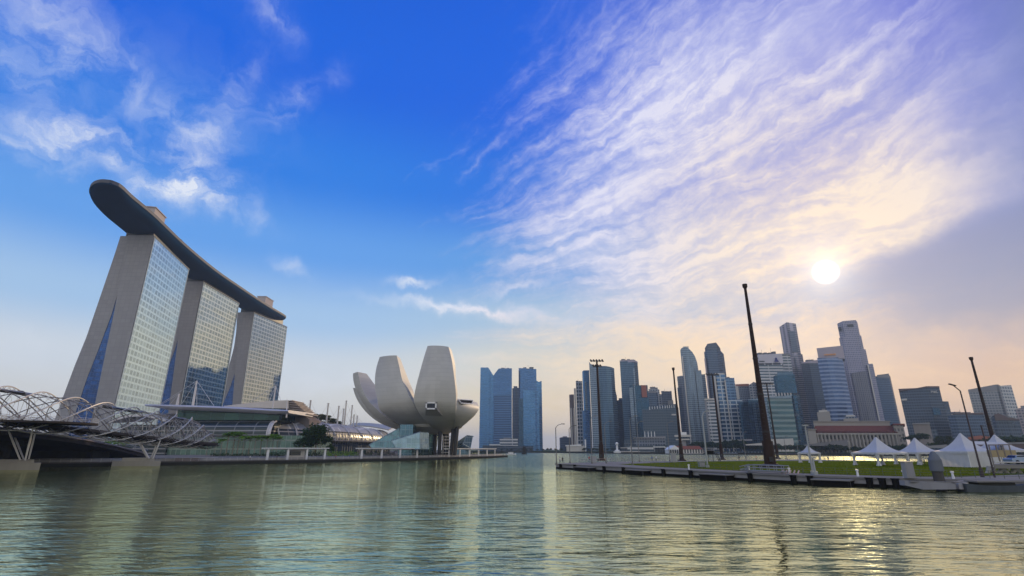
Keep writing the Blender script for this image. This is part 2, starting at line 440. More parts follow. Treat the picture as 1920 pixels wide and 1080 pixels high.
# left bank: dark sea wall, low boardwalk step, promenade deck
land = SHORE + [(-8, 392), (-22, 410), (-50, 520), (-70, 800), (-60, 1500), (-700, 1500), (-900, 95)]
mb = MB(); mb.prism(land, -4, 1.15, 0, 1); single('promenade_boardwalk', mb, [M_DARKWALL, plain('timber deck', (.085, .075, .062), .8, var=.3, scale=.7)], kind='structure')
def inset(pts, d):
    out = []
    for i, p in enumerate(pts):
        a = Vector(pts[max(i - 1, 0)]); b = Vector(pts[min(i + 1, len(pts) - 1)]); t = (b - a).normalized()
        out.append((p[0] - t.y * d, p[1] + t.x * d))
    return out
SH2 = inset(SHORE, 4.0); SH3 = inset(SHORE, 13.0)
mb = MB(); mb.prism(SH2 + [(-14, 388), (-30, 408), (-60, 520), (-80, 800), (-70, 1500), (-700, 1500), (-900, 110)], 1.15, 2.0, 0, 1, bottom=False)
single('promenade', mb, [M_CONC, M_PAVE], kind='structure')
# far bank: land behind the bay, in front of the towers
FAR = [(-150, 1010), (-57, 960), (36, 900), (110, 780), (190, 660), (242, 555), (292, 452), (381, 400), (600, 330), (1400, 300)]
mb = MB(); mb.prism(FAR + [(5000, 330), (5000, 9000), (-5000, 9000), (-5000, 1600), (-120, 1400)], -4, 2.2, 0, 1)
single('far_bank', mb, [M_DARKWALL, M_LAWN], kind='structure')
# ------------------------------------------------------------------ the three leaning hotel towers and the deck across them
M_STONE = facade('hotel stone cladding', (.285, .282, .288), (.23, .225, .23), fh=3.5, bw=4.2, band=.06, mull=.05, metal=0.0, rough=.8, var=.05, frough=.8, wobble=0.0, big=.10)
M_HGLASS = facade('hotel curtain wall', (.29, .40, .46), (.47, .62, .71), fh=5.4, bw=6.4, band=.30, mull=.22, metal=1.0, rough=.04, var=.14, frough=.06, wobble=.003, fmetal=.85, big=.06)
M_HGLASS2 = facade('hotel curtain wall toned down', (.22, .30, .33), (.44, .53, .56), fh=5.4, bw=6.4, band=.30, mull=.22, metal=1.0, rough=.04, var=.14, frough=.06, wobble=.003, fmetal=.85, big=.06)  # darker copy of the same glass, toning down the peach sky it mirrors
M_ATRIUM = facade('atrium glass', (.02, .07, .22), (.03, .06, .13), fh=3.5, bw=2.5, band=.12, mull=.1, metal=.65, rough=.12, var=.3)
M_BALC = facade('balcony rows', (.10, .12, .12), (.34, .33, .30), fh=3.5, bw=4.0, band=.4, mull=.12, metal=.2, rough=.3)
M_TRIM = plain('pale metal trim', (.55, .57, .54), .4, .3)
def Dfor(py, Z): return (Z - CAMH) / ray(960, py)[1]
ZT = 190.0
def rows(pts, D): return [W(px, py, D) for px, py in pts]
def interp(pts, z):
    """x of a polyline of (x, z) points, z falling, at height z"""
    for a, b in zip(pts, pts[1:]):
        if b.z <= z <= a.z: return lerp(a.x, b.x, (a.z - z) / max(1e-6, a.z - b.z))
    a, b = (pts[0], pts[1]) if z > pts[0].z else (pts[-2], pts[-1])
    return a.x + (b.x - a.x) * (a.z - z) / (a.z - b.z)
def hotel(label, backL, gapL, slabL, slabR, farTR):
    D0 = Dfor(slabR[0][1], ZT)
    far = W(farTR[0], farTR[1], Dfor(farTR[1], ZT)); nr = W(*slabR[0], D0)
    ext = Vector((far.x - nr.x, far.y - nr.y, 0)); d = ext.normalized()
    bl, gl, sl, sr = (rows(q, D0) for q in (backL, gapL, slabL, slabR))
    root = thing('hotel_tower', label, 'skyscraper', (sr[0].x, D0, 2))
    zs = [ZT * (1 - k / 40) + 2 * (k / 40) for k in range(41)]
    def curve(pts, top=None): return [Vector((interp(pts, z), D0, z)) for z in zs]
    SL, SR, BL = curve(sl), curve(sr), curve(bl)
    apex = gl[0].z
    GL = [Vector((interp(gl, z) if z < apex else interp(sl, z) - .0, D0, z)) for z in zs]
    def wall(mb, pts, off=0.0, mi=0, smooth=False, flip=False):
        v = [p for q in pts for p in (q + d * off, q + ext - d * off)]
        f = [[2 * k, 2 * k + 1, 2 * k + 3, 2 * k + 2] for k in range(len(pts) - 1)]
        if flip: f = [x[::-1] for x in f]
        mb.add(v, f, mi, smooth)
    def endface(mb, A, B, off):
        v = [p for a, b in zip(A, B) for p in (a + off, b + off)]
        mb.add(v, [[2 * k, 2 * k + 2, 2 * k + 3, 2 * k + 1] for k in range(len(A) - 1)], 0)
    # west slab
    mb = MB()
    endface(mb, SL, SR, Vector()); endface(mb, SL, SR, ext); wall(mb, SL); wall(mb, SR)
    mb.quad(SL[0], SR[0], SR[0] + ext, SL[0] + ext)
    part('front_slab', mb, M_STONE, root)
    # curtain wall, standing 0.6 m proud with its thin edges
    nrm = Vector((d.y, -d.x, 0)); nrm = nrm if nrm.x > 0 else -nrm
    mb = MB()
    top = SR[0] + nrm * .6; 
    P = [p + nrm * .6 for p in SR]; P[0] = P[0] + Vector((0, 0, -2.0))
    v = [q for p in P for q in (p + d * .5, p + ext + d * 2.5)]
    mb.add(v, [[2 * k, 2 * k + 1, 2 * k + 3, 2 * k + 2] for k in range(len(P) - 1)], 0)
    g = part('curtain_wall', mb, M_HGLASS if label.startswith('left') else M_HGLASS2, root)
    mb = MB()
    for a, b in ((P[0] + d * .5, P[-1] + d * .5), (P[0] + ext + d * 2.5, P[-1] + ext + d * 2.5)):
        mb.tube([a, b], .45, 4)
    mb.tube([P[0] + d * .5 + Vector((0, 0, .6)), P[0] + ext + d * 2.5 + Vector((0, 0, .6))], .9, 4)
    part('facade_edge_trim', mb, M_TRIM, root)
    # east slab, its outer face sweeping out towards the ground
    mb = MB(); B2 = [p + d * 2.0 for p in BL]; G2 = [p + d * 2.0 for p in GL]
    endface(mb, B2, G2, Vector()); endface(mb, B2, G2, ext); wall(mb, B2, 0, 1, True); wall(mb, G2, 0, 0, True)
    mb.quad(B2[0], G2[0], G2[0] + ext, B2[0] + ext)
    part('sloping_slab', mb, [M_STONE, M_BALC], root)
    # glass between the slabs
    ks = [k for k, z in enumerate(zs) if z < apex]
    mb = MB(); A = [GL[k] + d * 2.3 for k in ks]; Bq = [SL[k] + d * 2.3 for k in ks]
    v = [p for a, b in zip(A, Bq) for p in (a, b)]
    mb.add(v, [[2 * k, 2 * k + 2, 2 * k + 3, 2 * k + 1] for k in range(len(A) - 1)], 0)
    part('atrium_glass', mb, M_ATRIUM, root)
    # recessed neck that carries the deck
    mb = MB(); c0 = (SL[0] + SR[0]) / 2
    w2 = (SR[0].x - BL[0].x) / 2
    cx = (SR[0].x + BL[0].x) / 2
    a = Vector((cx - w2 * .8, D0, 0)) + d * 5; b2 = Vector((cx + w2 * .8, D0, 0)) + d * 5
    mb.prism([(a.x, a.y), (b2.x, b2.y), (b2.x + ext.x - d.x * 10, b2.y + ext.y - d.y * 10), (a.x + ext.x - d.x * 10, a.y + ext.y - d.y * 10)], ZT, ZT + 9)
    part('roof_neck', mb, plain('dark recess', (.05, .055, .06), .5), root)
    return root
hotel('left hotel tower with a full bright glass face, under the overhanging nose of the deck',
      [(222, 447), (213, 475), (184, 560), (160, 630), (137.5, 685), (112.5, 752), (78, 845)],
      [(223, 538), (215.5, 560), (206.5, 590), (180, 660), (160, 710), (141, 767), (117, 845)],
      [(240, 441), (223.5, 538), (218.5, 560), (213, 590), (198, 660), (176, 767), (160, 845)],
      [(289.5, 441), (210, 777), (194, 845)], (352, 501))
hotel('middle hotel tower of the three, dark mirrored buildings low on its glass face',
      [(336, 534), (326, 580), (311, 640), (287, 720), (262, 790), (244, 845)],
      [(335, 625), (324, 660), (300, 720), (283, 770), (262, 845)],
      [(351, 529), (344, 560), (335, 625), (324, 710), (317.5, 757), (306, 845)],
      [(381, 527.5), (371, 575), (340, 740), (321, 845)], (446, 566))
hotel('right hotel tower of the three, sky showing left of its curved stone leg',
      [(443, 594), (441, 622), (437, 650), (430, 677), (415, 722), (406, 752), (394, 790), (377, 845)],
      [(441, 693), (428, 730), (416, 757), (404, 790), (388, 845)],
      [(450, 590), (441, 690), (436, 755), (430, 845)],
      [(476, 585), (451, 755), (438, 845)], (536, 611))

def sky_deck():
    ZD = 201.0
    west = [W(px, py, Dfor(py, ZD)) for px, py in ((262, 376), (318, 434), (357, 470), (405, 509), (450, 540), (500, 573), (541, 597))]
    tip = Vector((-308.5, 351, ZD))
    cl = []
    for i, p in enumerate(west):
        t = (west[min(i + 1, len(west) - 1)] - west[max(i - 1, 0)]).normalized()
        cl.append(p + Vector((-t.y, t.x, 0)) * 18.5)
    cl = [tip] + cl
    C = spline(cl, 64)
    L = [0.0]
    for a, b in zip(C, C[1:]): L.append(L[-1] + (b - a).length)
    tot = L[-1]
    root = thing('sky_deck', 'long boat-shaped roof deck with a dark curved hull resting across the three hotel towers', 'roof deck', (C[0].x, C[0].y, ZD - 9))
    rings = []; deck = []; rim = []
    for i, p in enumerate(C):
        t = (C[min(i + 1, 63)] - C[max(i - 1, 0)]).normalized(); nw = Vector((t.y, -t.x, 0))
        s = L[i]; e = tot - s
        w = 19.0 * min(1, math.sqrt(max(0.0, 1 - max(0, 1 - s / 80.0) ** 2.0)) + .02) * min(1, .62 + .38 * math.sqrt(max(0, 1 - max(0, 1 - e / 22.0) ** 2)))
        h = 7.6 * min(1, .22 + s / 42.0) * min(1, .55 + e / 40)
        ring = []
        for k in range(17):
            a = math.pi * k / 16
            ring.append(p + nw * (w * math.cos(a)) + Vector((0, 0, -h * math.sin(a) ** .75 - .4)))
        rings.append(ring); deck.append((p + nw * w, p - nw * w)); rim.append((p, nw, w))
    mb = MB(); mb.loft(rings, 0, closed=False, cap=False)
    mb.poly(rings[0]); mb.poly(rings[-1][::-1])
    part('hull', mb, plain('dark hull panels', (.010, .040, .095), .75, 0, var=.2, scale=.09), root)
    mb = MB()
    for (p, nw, w), (p2, nw2, w2) in zip(rim, rim[1:]):
        for sgn in (1, -1):
            a, b = p + nw * w * sgn, p2 + nw2 * w2 * sgn; up = Vector((0, 0, 1.9)); lo = Vector((0, 0, -.9)); o, o2 = nw * sgn * .5, nw2 * sgn * .5
            mb.quad(a + o + lo, b + o2 + lo, b + o2 + up, a + o + up); mb.quad(a + o + up, b + o2 + up, b - o2 + up, a - o + up); mb.quad(a - o + up, b - o2 + up, b - o2 + lo, a - o + lo)
    part('rim', mb, plain('rim cladding', (.085, .09, .11), .6), root)
    mb = MB()
    mb.add([q for pr in deck for q in pr], [[2 * k, 2 * k + 2, 2 * k + 3, 2 * k + 1] for k in range(len(deck) - 1)])
    part('deck_floor', mb, M_PAVE, root)
    def on(frac, side): 
        i = int(frac * 63); p, nw, w = rim[i]; t = (C[min(i + 1, 63)] - C[max(i - 1, 0)]).normalized()
        return p + nw * w * side, math.atan2(t.y, t.x)
    PINK = plain('pale plant room', (.44, .39, .37), .7)
    DK = plain('dark pavilion glass', (.03, .035, .045), .25, .5)
    for f, sd, sz in ((.285, .25, (22, 12, 15)), (.90, .35, (24, 12, 15))):
        q, a = on(f, sd); mb = MB(); mb.box(q + Vector((0, 0, sz[2] / 2)), sz, a); mb.box(q + Vector((0, 0, sz[2] + .5)), (sz[0] + 1.5, sz[1] + 1.5, .9), a)
        mb.box(q + Vector((0, 0, sz[2] + 1.8)), (sz[0] * .4, 4, 2), a)
        part('plant_room', mb, PINK, root)
    for f0, f1, sd, hh in ((.16, .26, .70, 2.6), (.36, .47, .62, 3.4), (.80, .88, .55, 4.0), (.92, .985, .62, 4.2)):
        mb = MB(); n = 8; qs = [on(lerp(f0, f1, k / 8), sd)[0] + Vector((0, 0, hh)) for k in range(9)]; mb.tube(qs, .5, 4)
        for k in range(n):
            q, a = on(lerp(f0, f1, k / n), sd); mb.box(q + Vector((0, 0, hh / 2)), ((f1 - f0) * tot / n * .98, 5, hh), a)
            mb.box(q + Vector((0, 0, hh + .3)), ((f1 - f0) * tot / n, 6.5, .5), a)
        part('pavilion', mb, DK, root)
    mb = MB()
    for k in range(60):
        f = random.uniform(.04, .97); q, a = on(f, random.uniform(.1, .93)); r = random.uniform(.9, 1.6)
        mb.cyl(q.x, q.y, q.z, q.z + r * 1.2, .12, .1, 5)
        for j in range(12):
            u = Vector((random.gauss(0, 1), random.gauss(0, 1), random.gauss(0, .8))) * r * .55
            c = q + Vector((0, 0, r * 1.5)) + u; s1 = Vector((random.uniform(-1, 1), random.uniform(-1, 1), random.uniform(-1, 1))) * r * .6
            s2 = Vector((random.uniform(-1, 1), random.uniform(-1, 1), random.uniform(-1, 1))) * r * .6
            mb.quad(c - s1, c - s2, c + s1, c + s2)
    part('planting', mb, plain('deck planting', (.035, .06, .03), .8, var=.5, scale=.4), root, kind='stuff')
sky_deck()
# ------------------------------------------------------------------ lotus shaped museum
M_FRP = facade('petal skin', (.455, .44, .39), (.375, .36, .32), fh=2.2, bw=50, band=.05, mull=0, metal=0.0, rough=.55, var=.035, frough=.6, wobble=0.0, big=.18)
M_PGLASS = facade('pavilion glass', (.10, .20, .24), (.20, .28, .31), fh=3.0, bw=2.2, band=.08, mull=.1, metal=.6, rough=.1, var=.2)
M_WHITE = plain('white frame', (.72, .72, .70), .5, var=.06)
M_DARKGLASS = plain('dark window', (.015, .02, .03), .08, .3, var=.1)
M_STEEL = plain('dark steel', (.03, .03, .035), .45, .5)
def museum():
    c = W(800, 838, 302); root = thing('lotus_museum', 'pale grey museum shaped like an opening lotus, standing on columns at the water edge', 'museum', (c.x, c.y, 2))
    def petal(L, Rr, bulge, back, name='petal', n=30):
        """outer blade between two edge curves, given thickness towards the middle of the flower"""
        A = spline(L, n); B = spline(Rr, n); BK = spline(back, n)
        rings = []
        for i in range(n):
            a, b, k = A[i], B[i], BK[i]; t = i / (n - 1); m = 8
            row = [a.lerp(b, j / m) + Vector((0, -bulge * 4 * (j / m) * (1 - j / m), 0)) for j in range(m + 1)]
            row += [(b + k).lerp(a + k, j / m) for j in range(m + 1)]
            rings.append(row)
        mb = MB(); mb.loft(rings, 0, True, True)
        return part(name, mb, M_FRP, root, weld=.001, sharp=40)
    def edge(pts): return [W(px, py, D) for px, py, D in pts]
    # front left petal
    L = edge([(711.8, 669.5, 296), (705.8, 689, 294), (703, 710, 291), (704, 731.6, 288), (707.5, 750.7, 286), (711.8, 767.8, 286), (724, 779, 288), (738, 789, 292), (756, 799, 297), (778, 808, 303)])
    Rr = edge([(743.7, 666.4, 287), (749, 689, 284), (754, 712, 281), (760.7, 727, 279), (767, 742, 278), (773.5, 753, 278), (782, 770, 280), (794.8, 787, 286), (809, 802, 294), (822, 811, 303)])
    bk = [(-.5, 12, .4), (0, 16, .2), (.8, 19, 0), (.9, 18, 0), (.4, 14, 0), (0, 11, 1), (0, 8, 3), (0, 6, 4), (0, 4, 5), (0, 2, 3)]
    petal(L, Rr, 1.6, [Vector(k) for k in bk])
    # tall front petal
    L = edge([(801.6, 648.6, 281), (793.7, 674, 278), (786, 701.8, 275), (780, 725, 273), (775.6, 748.6, 273), (778.0, 760, 274), (786.5, 776, 277), (800, 792.5, 284), (813, 803, 292), (826, 811, 301)])
    Rr = edge([(841, 650.2, 281), (847, 674, 278), (851, 701.8, 275), (853.8, 725, 274), (855.2, 746.5, 274), (854.8, 762, 275), (854, 776, 278), (851.5, 790, 284), (848, 802, 292), (842, 810, 301)])
    bk = [(0, 13, 1.0), (0, 17, .5), (-1, 20, 0), (-1, 20, 0), (-1, 17, 0), (0, 14, 1), (0, 11, 3), (0, 8, 4), (0, 5, 4), (0, 2, 3)]
    tall = petal(L, Rr, 2.2, [Vector(k) for k in bk])
    # low right petal
    L = edge([(854, 747.4, 279), (855, 756, 278), (855, 766, 278), (854.4, 777, 280), (852.6, 788, 284), (850, 797, 289), (847, 804, 295), (843, 810, 301)])
    Rr = edge([(893.5, 754, 303), (897.6, 761.5, 300), (896.8, 769, 298), (890, 779, 296), (879, 789.5, 296), (867, 799.5, 298), (857, 806, 300), (848, 811, 303)])
    bk = [(0, 10, .2), (-3, 11, .3), (-5, 12, .5), (-5, 10, 1), (-4, 8, 2), (-2, 6, 3), (0, 4, 3), (0, 2, 2)]
    low = petal(L, Rr, 2.0, [Vector(k) for k in bk])
    # left petals turned edge on
    L = edge([(661.7, 700.7, 318), (662.8, 714.5, 316), (667, 729, 313), (677.7, 750.7, 309), (692.6, 772, 305), (709.6, 787, 303), (728, 798, 303), (752, 807, 305)])
    Rr = edge([(670.9, 697.2, 311), (675.6, 718.8, 308), (684, 740, 304), (695, 756, 300), (708, 769, 297), (722, 781, 296), (740, 793.6, 298), (764, 806, 303)])
    bk = [(3.2, 8, 0), (6, 10, .5), (8, 11, .8), (9, 11, 1), (9, 10, 2), (7, 8, 3), (4, 5, 3), (0, 2, 2)]
    petal(L, Rr, .6, [Vector(k) for k in bk])
    L = edge([(661.9, 727.5, 338), (664.5, 737, 336), (671, 752, 332), (683, 769, 326), (699, 784, 320), (718, 796, 314), (745, 806, 309)])
    Rr = edge([(667, 727.5, 334), (673, 740, 331), (683, 756, 326), (696, 772, 320), (712, 786, 314), (730, 797, 310), (752, 806.5, 307)])
    bk = [(5, 4, 0), (6, 5, .5), (7, 6, 1), (7, 6, 2), (6, 5, 3), (4, 4, 3), (0, 2, 2)]
    petal(L, Rr, .4, [Vector(k) for k in bk])
    # petals on the far side, lower, closing the flower
    cx, cy = c.x, c.y + 6
    for ph, hz, rr in ((75, 30, 26), (115, 34, 27), (150, 36, 30)):
        a = R(ph); o = Vector((math.cos(a), math.sin(a), 0)); q = Vector((-o.y, o.x, 0)); L = []; Rq = []
        for k in range(8):
            t = 1 - k / 7; r = 5 + (rr - 5) * math.sin(t * math.pi / 2) ** .8; z = 13 + (hz - 13) * t ** 1.7; w = 3 + 7.5 * math.sin(min(1, t * 1.25) * math.pi / 2) * (1 - .35 * t)
            L.append(Vector((cx, cy, z)) + o * r + q * w); Rq.append(Vector((cx, cy, z)) + o * r - q * w)
        petal(L, Rq, 0, [-o * 7 + Vector((0, 0, .6))] * 3 + [-o * 5 + Vector((0, 0, 3))] * 3 + [-o * 1 + Vector((0, 0, 3))] * 2, n=18)
    # bowl under the petals
    mb = MB(); mb.lathe(cx + 2, cy - 1, [(1, 13.2), (9, 13.6), (17, 17), (20, 23), (16, 30), (5, 31)], 24); part('bowl', mb, M_FRP, root)
    # picture window with sloping hood on the tall petal
    a = W(799.6, 755.2, 270.5); b = W(817, 766.4, 270.5); cxw, czw = (a.x + b.x) / 2, (a.z + b.z) / 2; w, h = b.x - a.x, a.z - b.z
    mb = MB(); d = 5
    for (x, z, sx, sz) in ((cxw, a.z, w + .7, .7), (cxw, b.z, w + .7, .7), (a.x, czw, .7, h + .8), (b.x, czw, .7, h + .8)): mb.box((x, 270.6, z), (sx, 1.0, sz))
    wf = part('window_frame', mb, M_WHITE, root)
    mb = MB(); mb.box((cxw, 271.2, czw), (w, .3, h)); part('pane', mb, M_DARKGLASS, wf)
    e1 = W(797, 779, 274.5); e2 = W(830, 780, 275.5); e3 = W(822, 756, 275)
    mb = MB(); A = [Vector((a.x - .4, 271.2, a.z + .4)), Vector((b.x + .4, 271.2, a.z + .4)), Vector((b.x + .4, 271.2, b.z - .4)), Vector((a.x - .4, 271.2, b.z - .4))]
    Bk = [Vector((a.x - .3, 277, a.z)), e3 + Vector((0, 1.5, 0)), e2 + Vector((0, 1.2, 0)), e1 + Vector((0, 1.2, 0))]
    mb.loft([A, Bk], 0, True, False, False); part('window_hood', mb, plain('hood skin', (.30, .28, .25), .6), root)
    # roof light set in the low petal's lip
    q = [W(860.5, 749.2, 280.2), W(886.8, 751, 295), W(884.6, 757.6, 293.2), (W(865, 756.4, 280.4))]
    mb = MB()
    for i in range(4): mb.tube([q[i] + Vector((0, -.9, 0)), q[(i + 1) % 4] + Vector((0, -.9, 0))], .3, 4)
    wf = part('roof_light_frame', mb, M_WHITE, root)
    mb = MB(); mb.poly([p + Vector((0, -.6, 0)) for p in q]); mb.poly([p + Vector((0, .6, 0)) for p in q]); part('pane', mb, plain('roof light glass', (.035, .032, .03), .8), wf)
    # columns, stairs and core below the bowl
    for px, pt, D, tp in ((824, 803, 298, 826), (832, 806, 306, 834), (846, 804, 296, 851), (853, 800, 294, 858), (815, 808, 308, 816), (840, 806, 312, 838)):
        mb = MB(); p0 = G(px, 838, 2) if False else Vector((xat(px, 838, D), D, 2)); p1 = W(tp, pt, D); p1.z += 3; mb.tube([p0, p1], [1.0, 1.2], 10); part('column', mb, M_STEEL, root)
    mb = MB(); x0 = xat(838, 830, 303); 
    for k in range(6): mb.box((x0 + (k % 2) * 1.5, 303, 3.5 + k * 1.7), (5.5, 3, .35))
    mb.box((x0 - 2.2, 304, 7), (.4, .4, 11)); mb.box((x0 + 3.4, 304, 7), (.4, .4, 11)); part('stairs', mb, M_WHITE, root)
    mb = MB(); mb.cyl(cx - 3, cy + 4, 2, 14, 7, 8, 20); part('glass_core', mb, M_PGLASS, root)
    mb = MB(); A = [W(750, 796, 284), W(775, 795, 284), W(775, 822, 284), W(750, 822, 284)]
    mb.prism([(A[0].x, 284), (A[1].x, 284), (A[1].x, 296), (A[0].x, 296)], 2, A[0].z); part('lift_lobby', mb, M_PGLASS, root)
museum()
def crystal(label, faces, mats, base):
    root = thing('glass_pavilion', label, 'pavilion', base)
    mb = MB()
    for f in faces: mb.poly(f)
    part('glass_shell', mb, mats, root)
    mb = MB(); seen = set()
    for f in faces:
        for a, b in zip(f, f[1:] + f[:1]):
            k = tuple(sorted((tuple(round(x, 2) for x in a), tuple(round(x, 2) for x in b))))
            if k not in seen: seen.add(k); mb.tube([a, b], .16, 4)
    part('frame', mb, plain('grey blue frame', (.25, .33, .36), .4, .4), root)
a, b, c2, d = W(734, 826, 268), W(787.5, 810, 268), W(787.5, 842, 268), W(744, 843, 268); k = Vector((3, 9, 0))
crystal('wedge of pale blue glass with a rising top edge, in front of the museum', [[a, b, c2, d], [b, b + k, c2 + k, c2], [a, a + k, b + k, b], [a, d, d + k, a + k], [a + k, d + k, c2 + k, b + k]], facade('wedge glass', (.30, .44, .48), (.30, .40, .43), 2.6, 2.4, .06, .06, .55, .12, .12), (b.x, 268, 2))
a, b, c2, d = W(692, 834, 281), W(748, 803, 284), W(752, 842, 284), W(700, 843, 281); k = Vector((4, 8, 0))
crystal('low dark blue glass entrance sloping up to the left foot of the museum', [[a, b, c2, d], [b, b + k, c2 + k, c2], [a, a + k, b + k, b], [a, d, d + k, a + k], [a + k, d + k, c2 + k, b + k]], M_PGLASS, (a.x, 281, 2))
a, b, c2, d = W(848, 835, 318), W(876, 816, 318), W(886.5, 817.5, 324), W(882, 840, 322); e = W(868, 832, 314); f = W(853, 842, 318)
crystal('faceted blue glass block under the low right petal of the museum', [[a, b, e, f], [b, c2, d, e], [e, d, Vector((d.x, d.y, 2)), Vector((f.x, f.y, 2)), f], [a, Vector((a.x, 330, a.z)), Vector((c2.x, 332, c2.z)), c2, b]], facade('block glass', (.16, .28, .38), (.2, .26, .3), 3, 2.5, .06, .06, .6, .12, .12), (b.x, 318, 2))
# ------------------------------------------------------------------ helix footbridge, road bridge
M_TUBE = plain('duplex steel tube', (.56, .53, .48), .5, .25, var=.1)
M_TUBED = plain('shade darkened steel tube', (.22, .20, .19), .5, .3, var=.1)  # same steel with shade put into its colour
M_ASPH = plain('asphalt', (.05, .05, .05), .85)
AX = spline([(-138, 92, 14.0), (-133, 118, 13.1), (-128, 142, 11.7), (-119.5, 170, 9.3), (-117.5, 192, 8.0), (-116.8, 207, 7.5)], 125)   # deck centre line
def helix():
    root = thing('helix_footbridge', 'steel footbridge wrapped in crossing helical tubes, on pale concrete piers', 'bridge', (AX[45].x, AX[45].y, 0))
    S = [0.0]
    for a, b in zip(AX, AX[1:]): S.append(S[-1] + (b - a).length)
    def frame(i):
        t = (AX[min(i + 1, len(AX) - 1)] - AX[max(i - 1, 0)]); t.z = 0; t.normalize()
        return Vector((t.y, -t.x, 0))
    def pt(i, r, th, lift=2.9):
        e = S[-1] - S[i]; k = min(1, .35 + e / 22)
        return AX[i] + Vector((0, 0, lift * k)) + frame(i) * (r * k * math.cos(th)) + Vector((0, 0, r * k * math.sin(th)))
    N = len(AX)
    for j in range(6):
        path = [pt(i, 5.4, 2 * math.pi * (S[i] / 52.0 + j / 6) + .5) for i in range(N)]
        mb = MB(); mb.tube(path, .155, 6); part('outer_helix_tube', mb, M_TUBE, root)
    for j in range(7):
        path = [pt(i, 4.5, -2 * math.pi * (S[i] / 40.0 + j / 7) + .2) for i in range(N)]
        mb = MB(); mb.tube(path, .13, 5); part('inner_helix_tube', mb, M_TUBED, root)
    mb = MB()
    for i in range(0, N - 2, 2):                                      # light struts tie the two helices together
        for j in range(6):
            th = 2 * math.pi * (S[i] / 52.0 + j / 6) + .5
            mb.tube([pt(i, 5.4, th), pt(min(i + 2, N - 1), 4.5, th + .22)], .06, 4); mb.tube([pt(i, 5.4, th), pt(max(i - 2, 0), 4.5, th - .22)], .06, 4)
            mb.tube([pt(i, 4.5, th + .22), pt(i, 4.5, th + 1.25)], .055, 4)
    part('strut_lattice', mb, M_TUBE, root)
    for i in range(4, N, 10): mb = MB(); mb.tube([pt(i, 4.75, 2 * math.pi * k / 24) for k in range(25)], .12, 5); part('hoop_frame', mb, M_TUBED, root)
    # deck with edge beams, cross beams and railing
    mb = MB()
    rings = []
    for i in range(N):
        q = frame(i); p = AX[i]; rings.append([p + q * 3.1 + Vector((0, 0, .0)), p - q * 3.1, p - q * 3.1 + Vector((0, 0, -.7)), p - q * 1.2 + Vector((0, 0, -1.3)), p + q * 1.2 + Vector((0, 0, -1.3)), p + q * 3.1 + Vector((0, 0, -.7))])
    mb.loft(rings, 0, True, True, False)
    for i in range(2, N, 4):
        q = frame(i); mb.tube([AX[i] + q * 4.4 + Vector((0, 0, -1.0)), AX[i] - q * 4.4 + Vector((0, 0, -1.0))], .12, 4)
        mb.tube([AX[i] + q * 4.4 + Vector((0, 0, -1.0)), AX[i] + Vector((0, 0, -2.3))], .1, 4); mb.tube([AX[i] - q * 4.4 + Vector((0, 0, -1.0)), AX[i] + Vector((0, 0, -2.3))], .1, 4)
    part('deck', mb, plain('dark bridge deck', (.075, .065, .06), .7), root)
    for sg in (1, -1):
        mb = MB()
        for z in (.35, .7, 1.15): mb.tube([AX[i] + frame(i) * 3.0 * sg + Vector((0, 0, z)) for i in range(0, N, 3)], .035, 4)
        for i in range(0, N, 3): mb.tube([AX[i] + frame(i) * 3.0 * sg, AX[i] + frame(i) * 3.0 * sg + Vector((0, 0, 1.2))], .04, 4)
        part('railing', mb, M_TUBE, root)
    # canopy panels of perforated steel, in short runs
    for i0 in (38, 64, 88):
        mb = MB()
        for i in range(i0, i0 + 10):
            for k in range(3):
                a0, a1 = 1.1 + k * .33, 1.1 + (k + 1) * .33
                mb.quad(pt(i, 4.6, a0), pt(i + 1, 4.6, a0), pt(i + 1, 4.6, a1), pt(i, 4.6, a1))
        part('canopy_panel', mb, plain('perforated canopy', (.28, .28, .27), .6, .4), root)
    # lookout pod hanging out over the water
    i = 48; q = frame(i); c = AX[i] + q * 8.5
    t = Vector((-q.y, q.x, 0)); ringp = []
    for k in range(24):
        a = 2 * math.pi * k / 24; ringp.append(c + q * 6.5 * math.cos(a) + t * 11 * math.sin(a))
    mb = MB(); mb.prism([(p.x, p.y) for p in ringp], AX[i].z - .45, AX[i].z + .05); 
    part('lookout_pod', mb, plain('pod deck', (.05, .042, .036), .8), root)
    mb = MB()
    for z in (.4, .8, 1.2): mb.tube([Vector((p.x, p.y, AX[i].z + z)) for p in ringp + ringp[:1]], .035, 4)
    for p in ringp: mb.tube([(p.x, p.y, AX[i].z), (p.x, p.y, AX[i].z + 1.2)], .04, 4)
    part('pod_railing', mb, M_TUBE, root)
    # piers: V legs on a long cap in the water
    for D, px0, px1, y0, y1, legtop, cx in ((139, -60, 77, 868, 881, -1.4, 42), (171, 211, 302, 863.5, 873.5, -1.4, 282)):
        X0, X1 = xat(px0, y0, D), xat(px1, y0, D); zt = zat(y0, D); xc = xat(cx, 866, D)
        mb = MB(); mb.prism([(X0, D), (X1, D), (X1 * (D + 7) / D, D + 7), (X0 * (D + 7) / D, D + 7)], -1.4, zt); mb.prism([(X0 + 2, D + 1.2), (X1 - 3, D + 1.2), ((X1 - 3) * (D + 6) / D, D + 6), (X0 + 2, D + 6)], zt, zt + .8)
        part('pier_cap', mb, plain('pale pier concrete', (.38, .355, .30), .85, var=.35, scale=.35, streak=True), root)
        i = min(range(N), key=lambda k: abs(AX[k].y - (D + 3)))
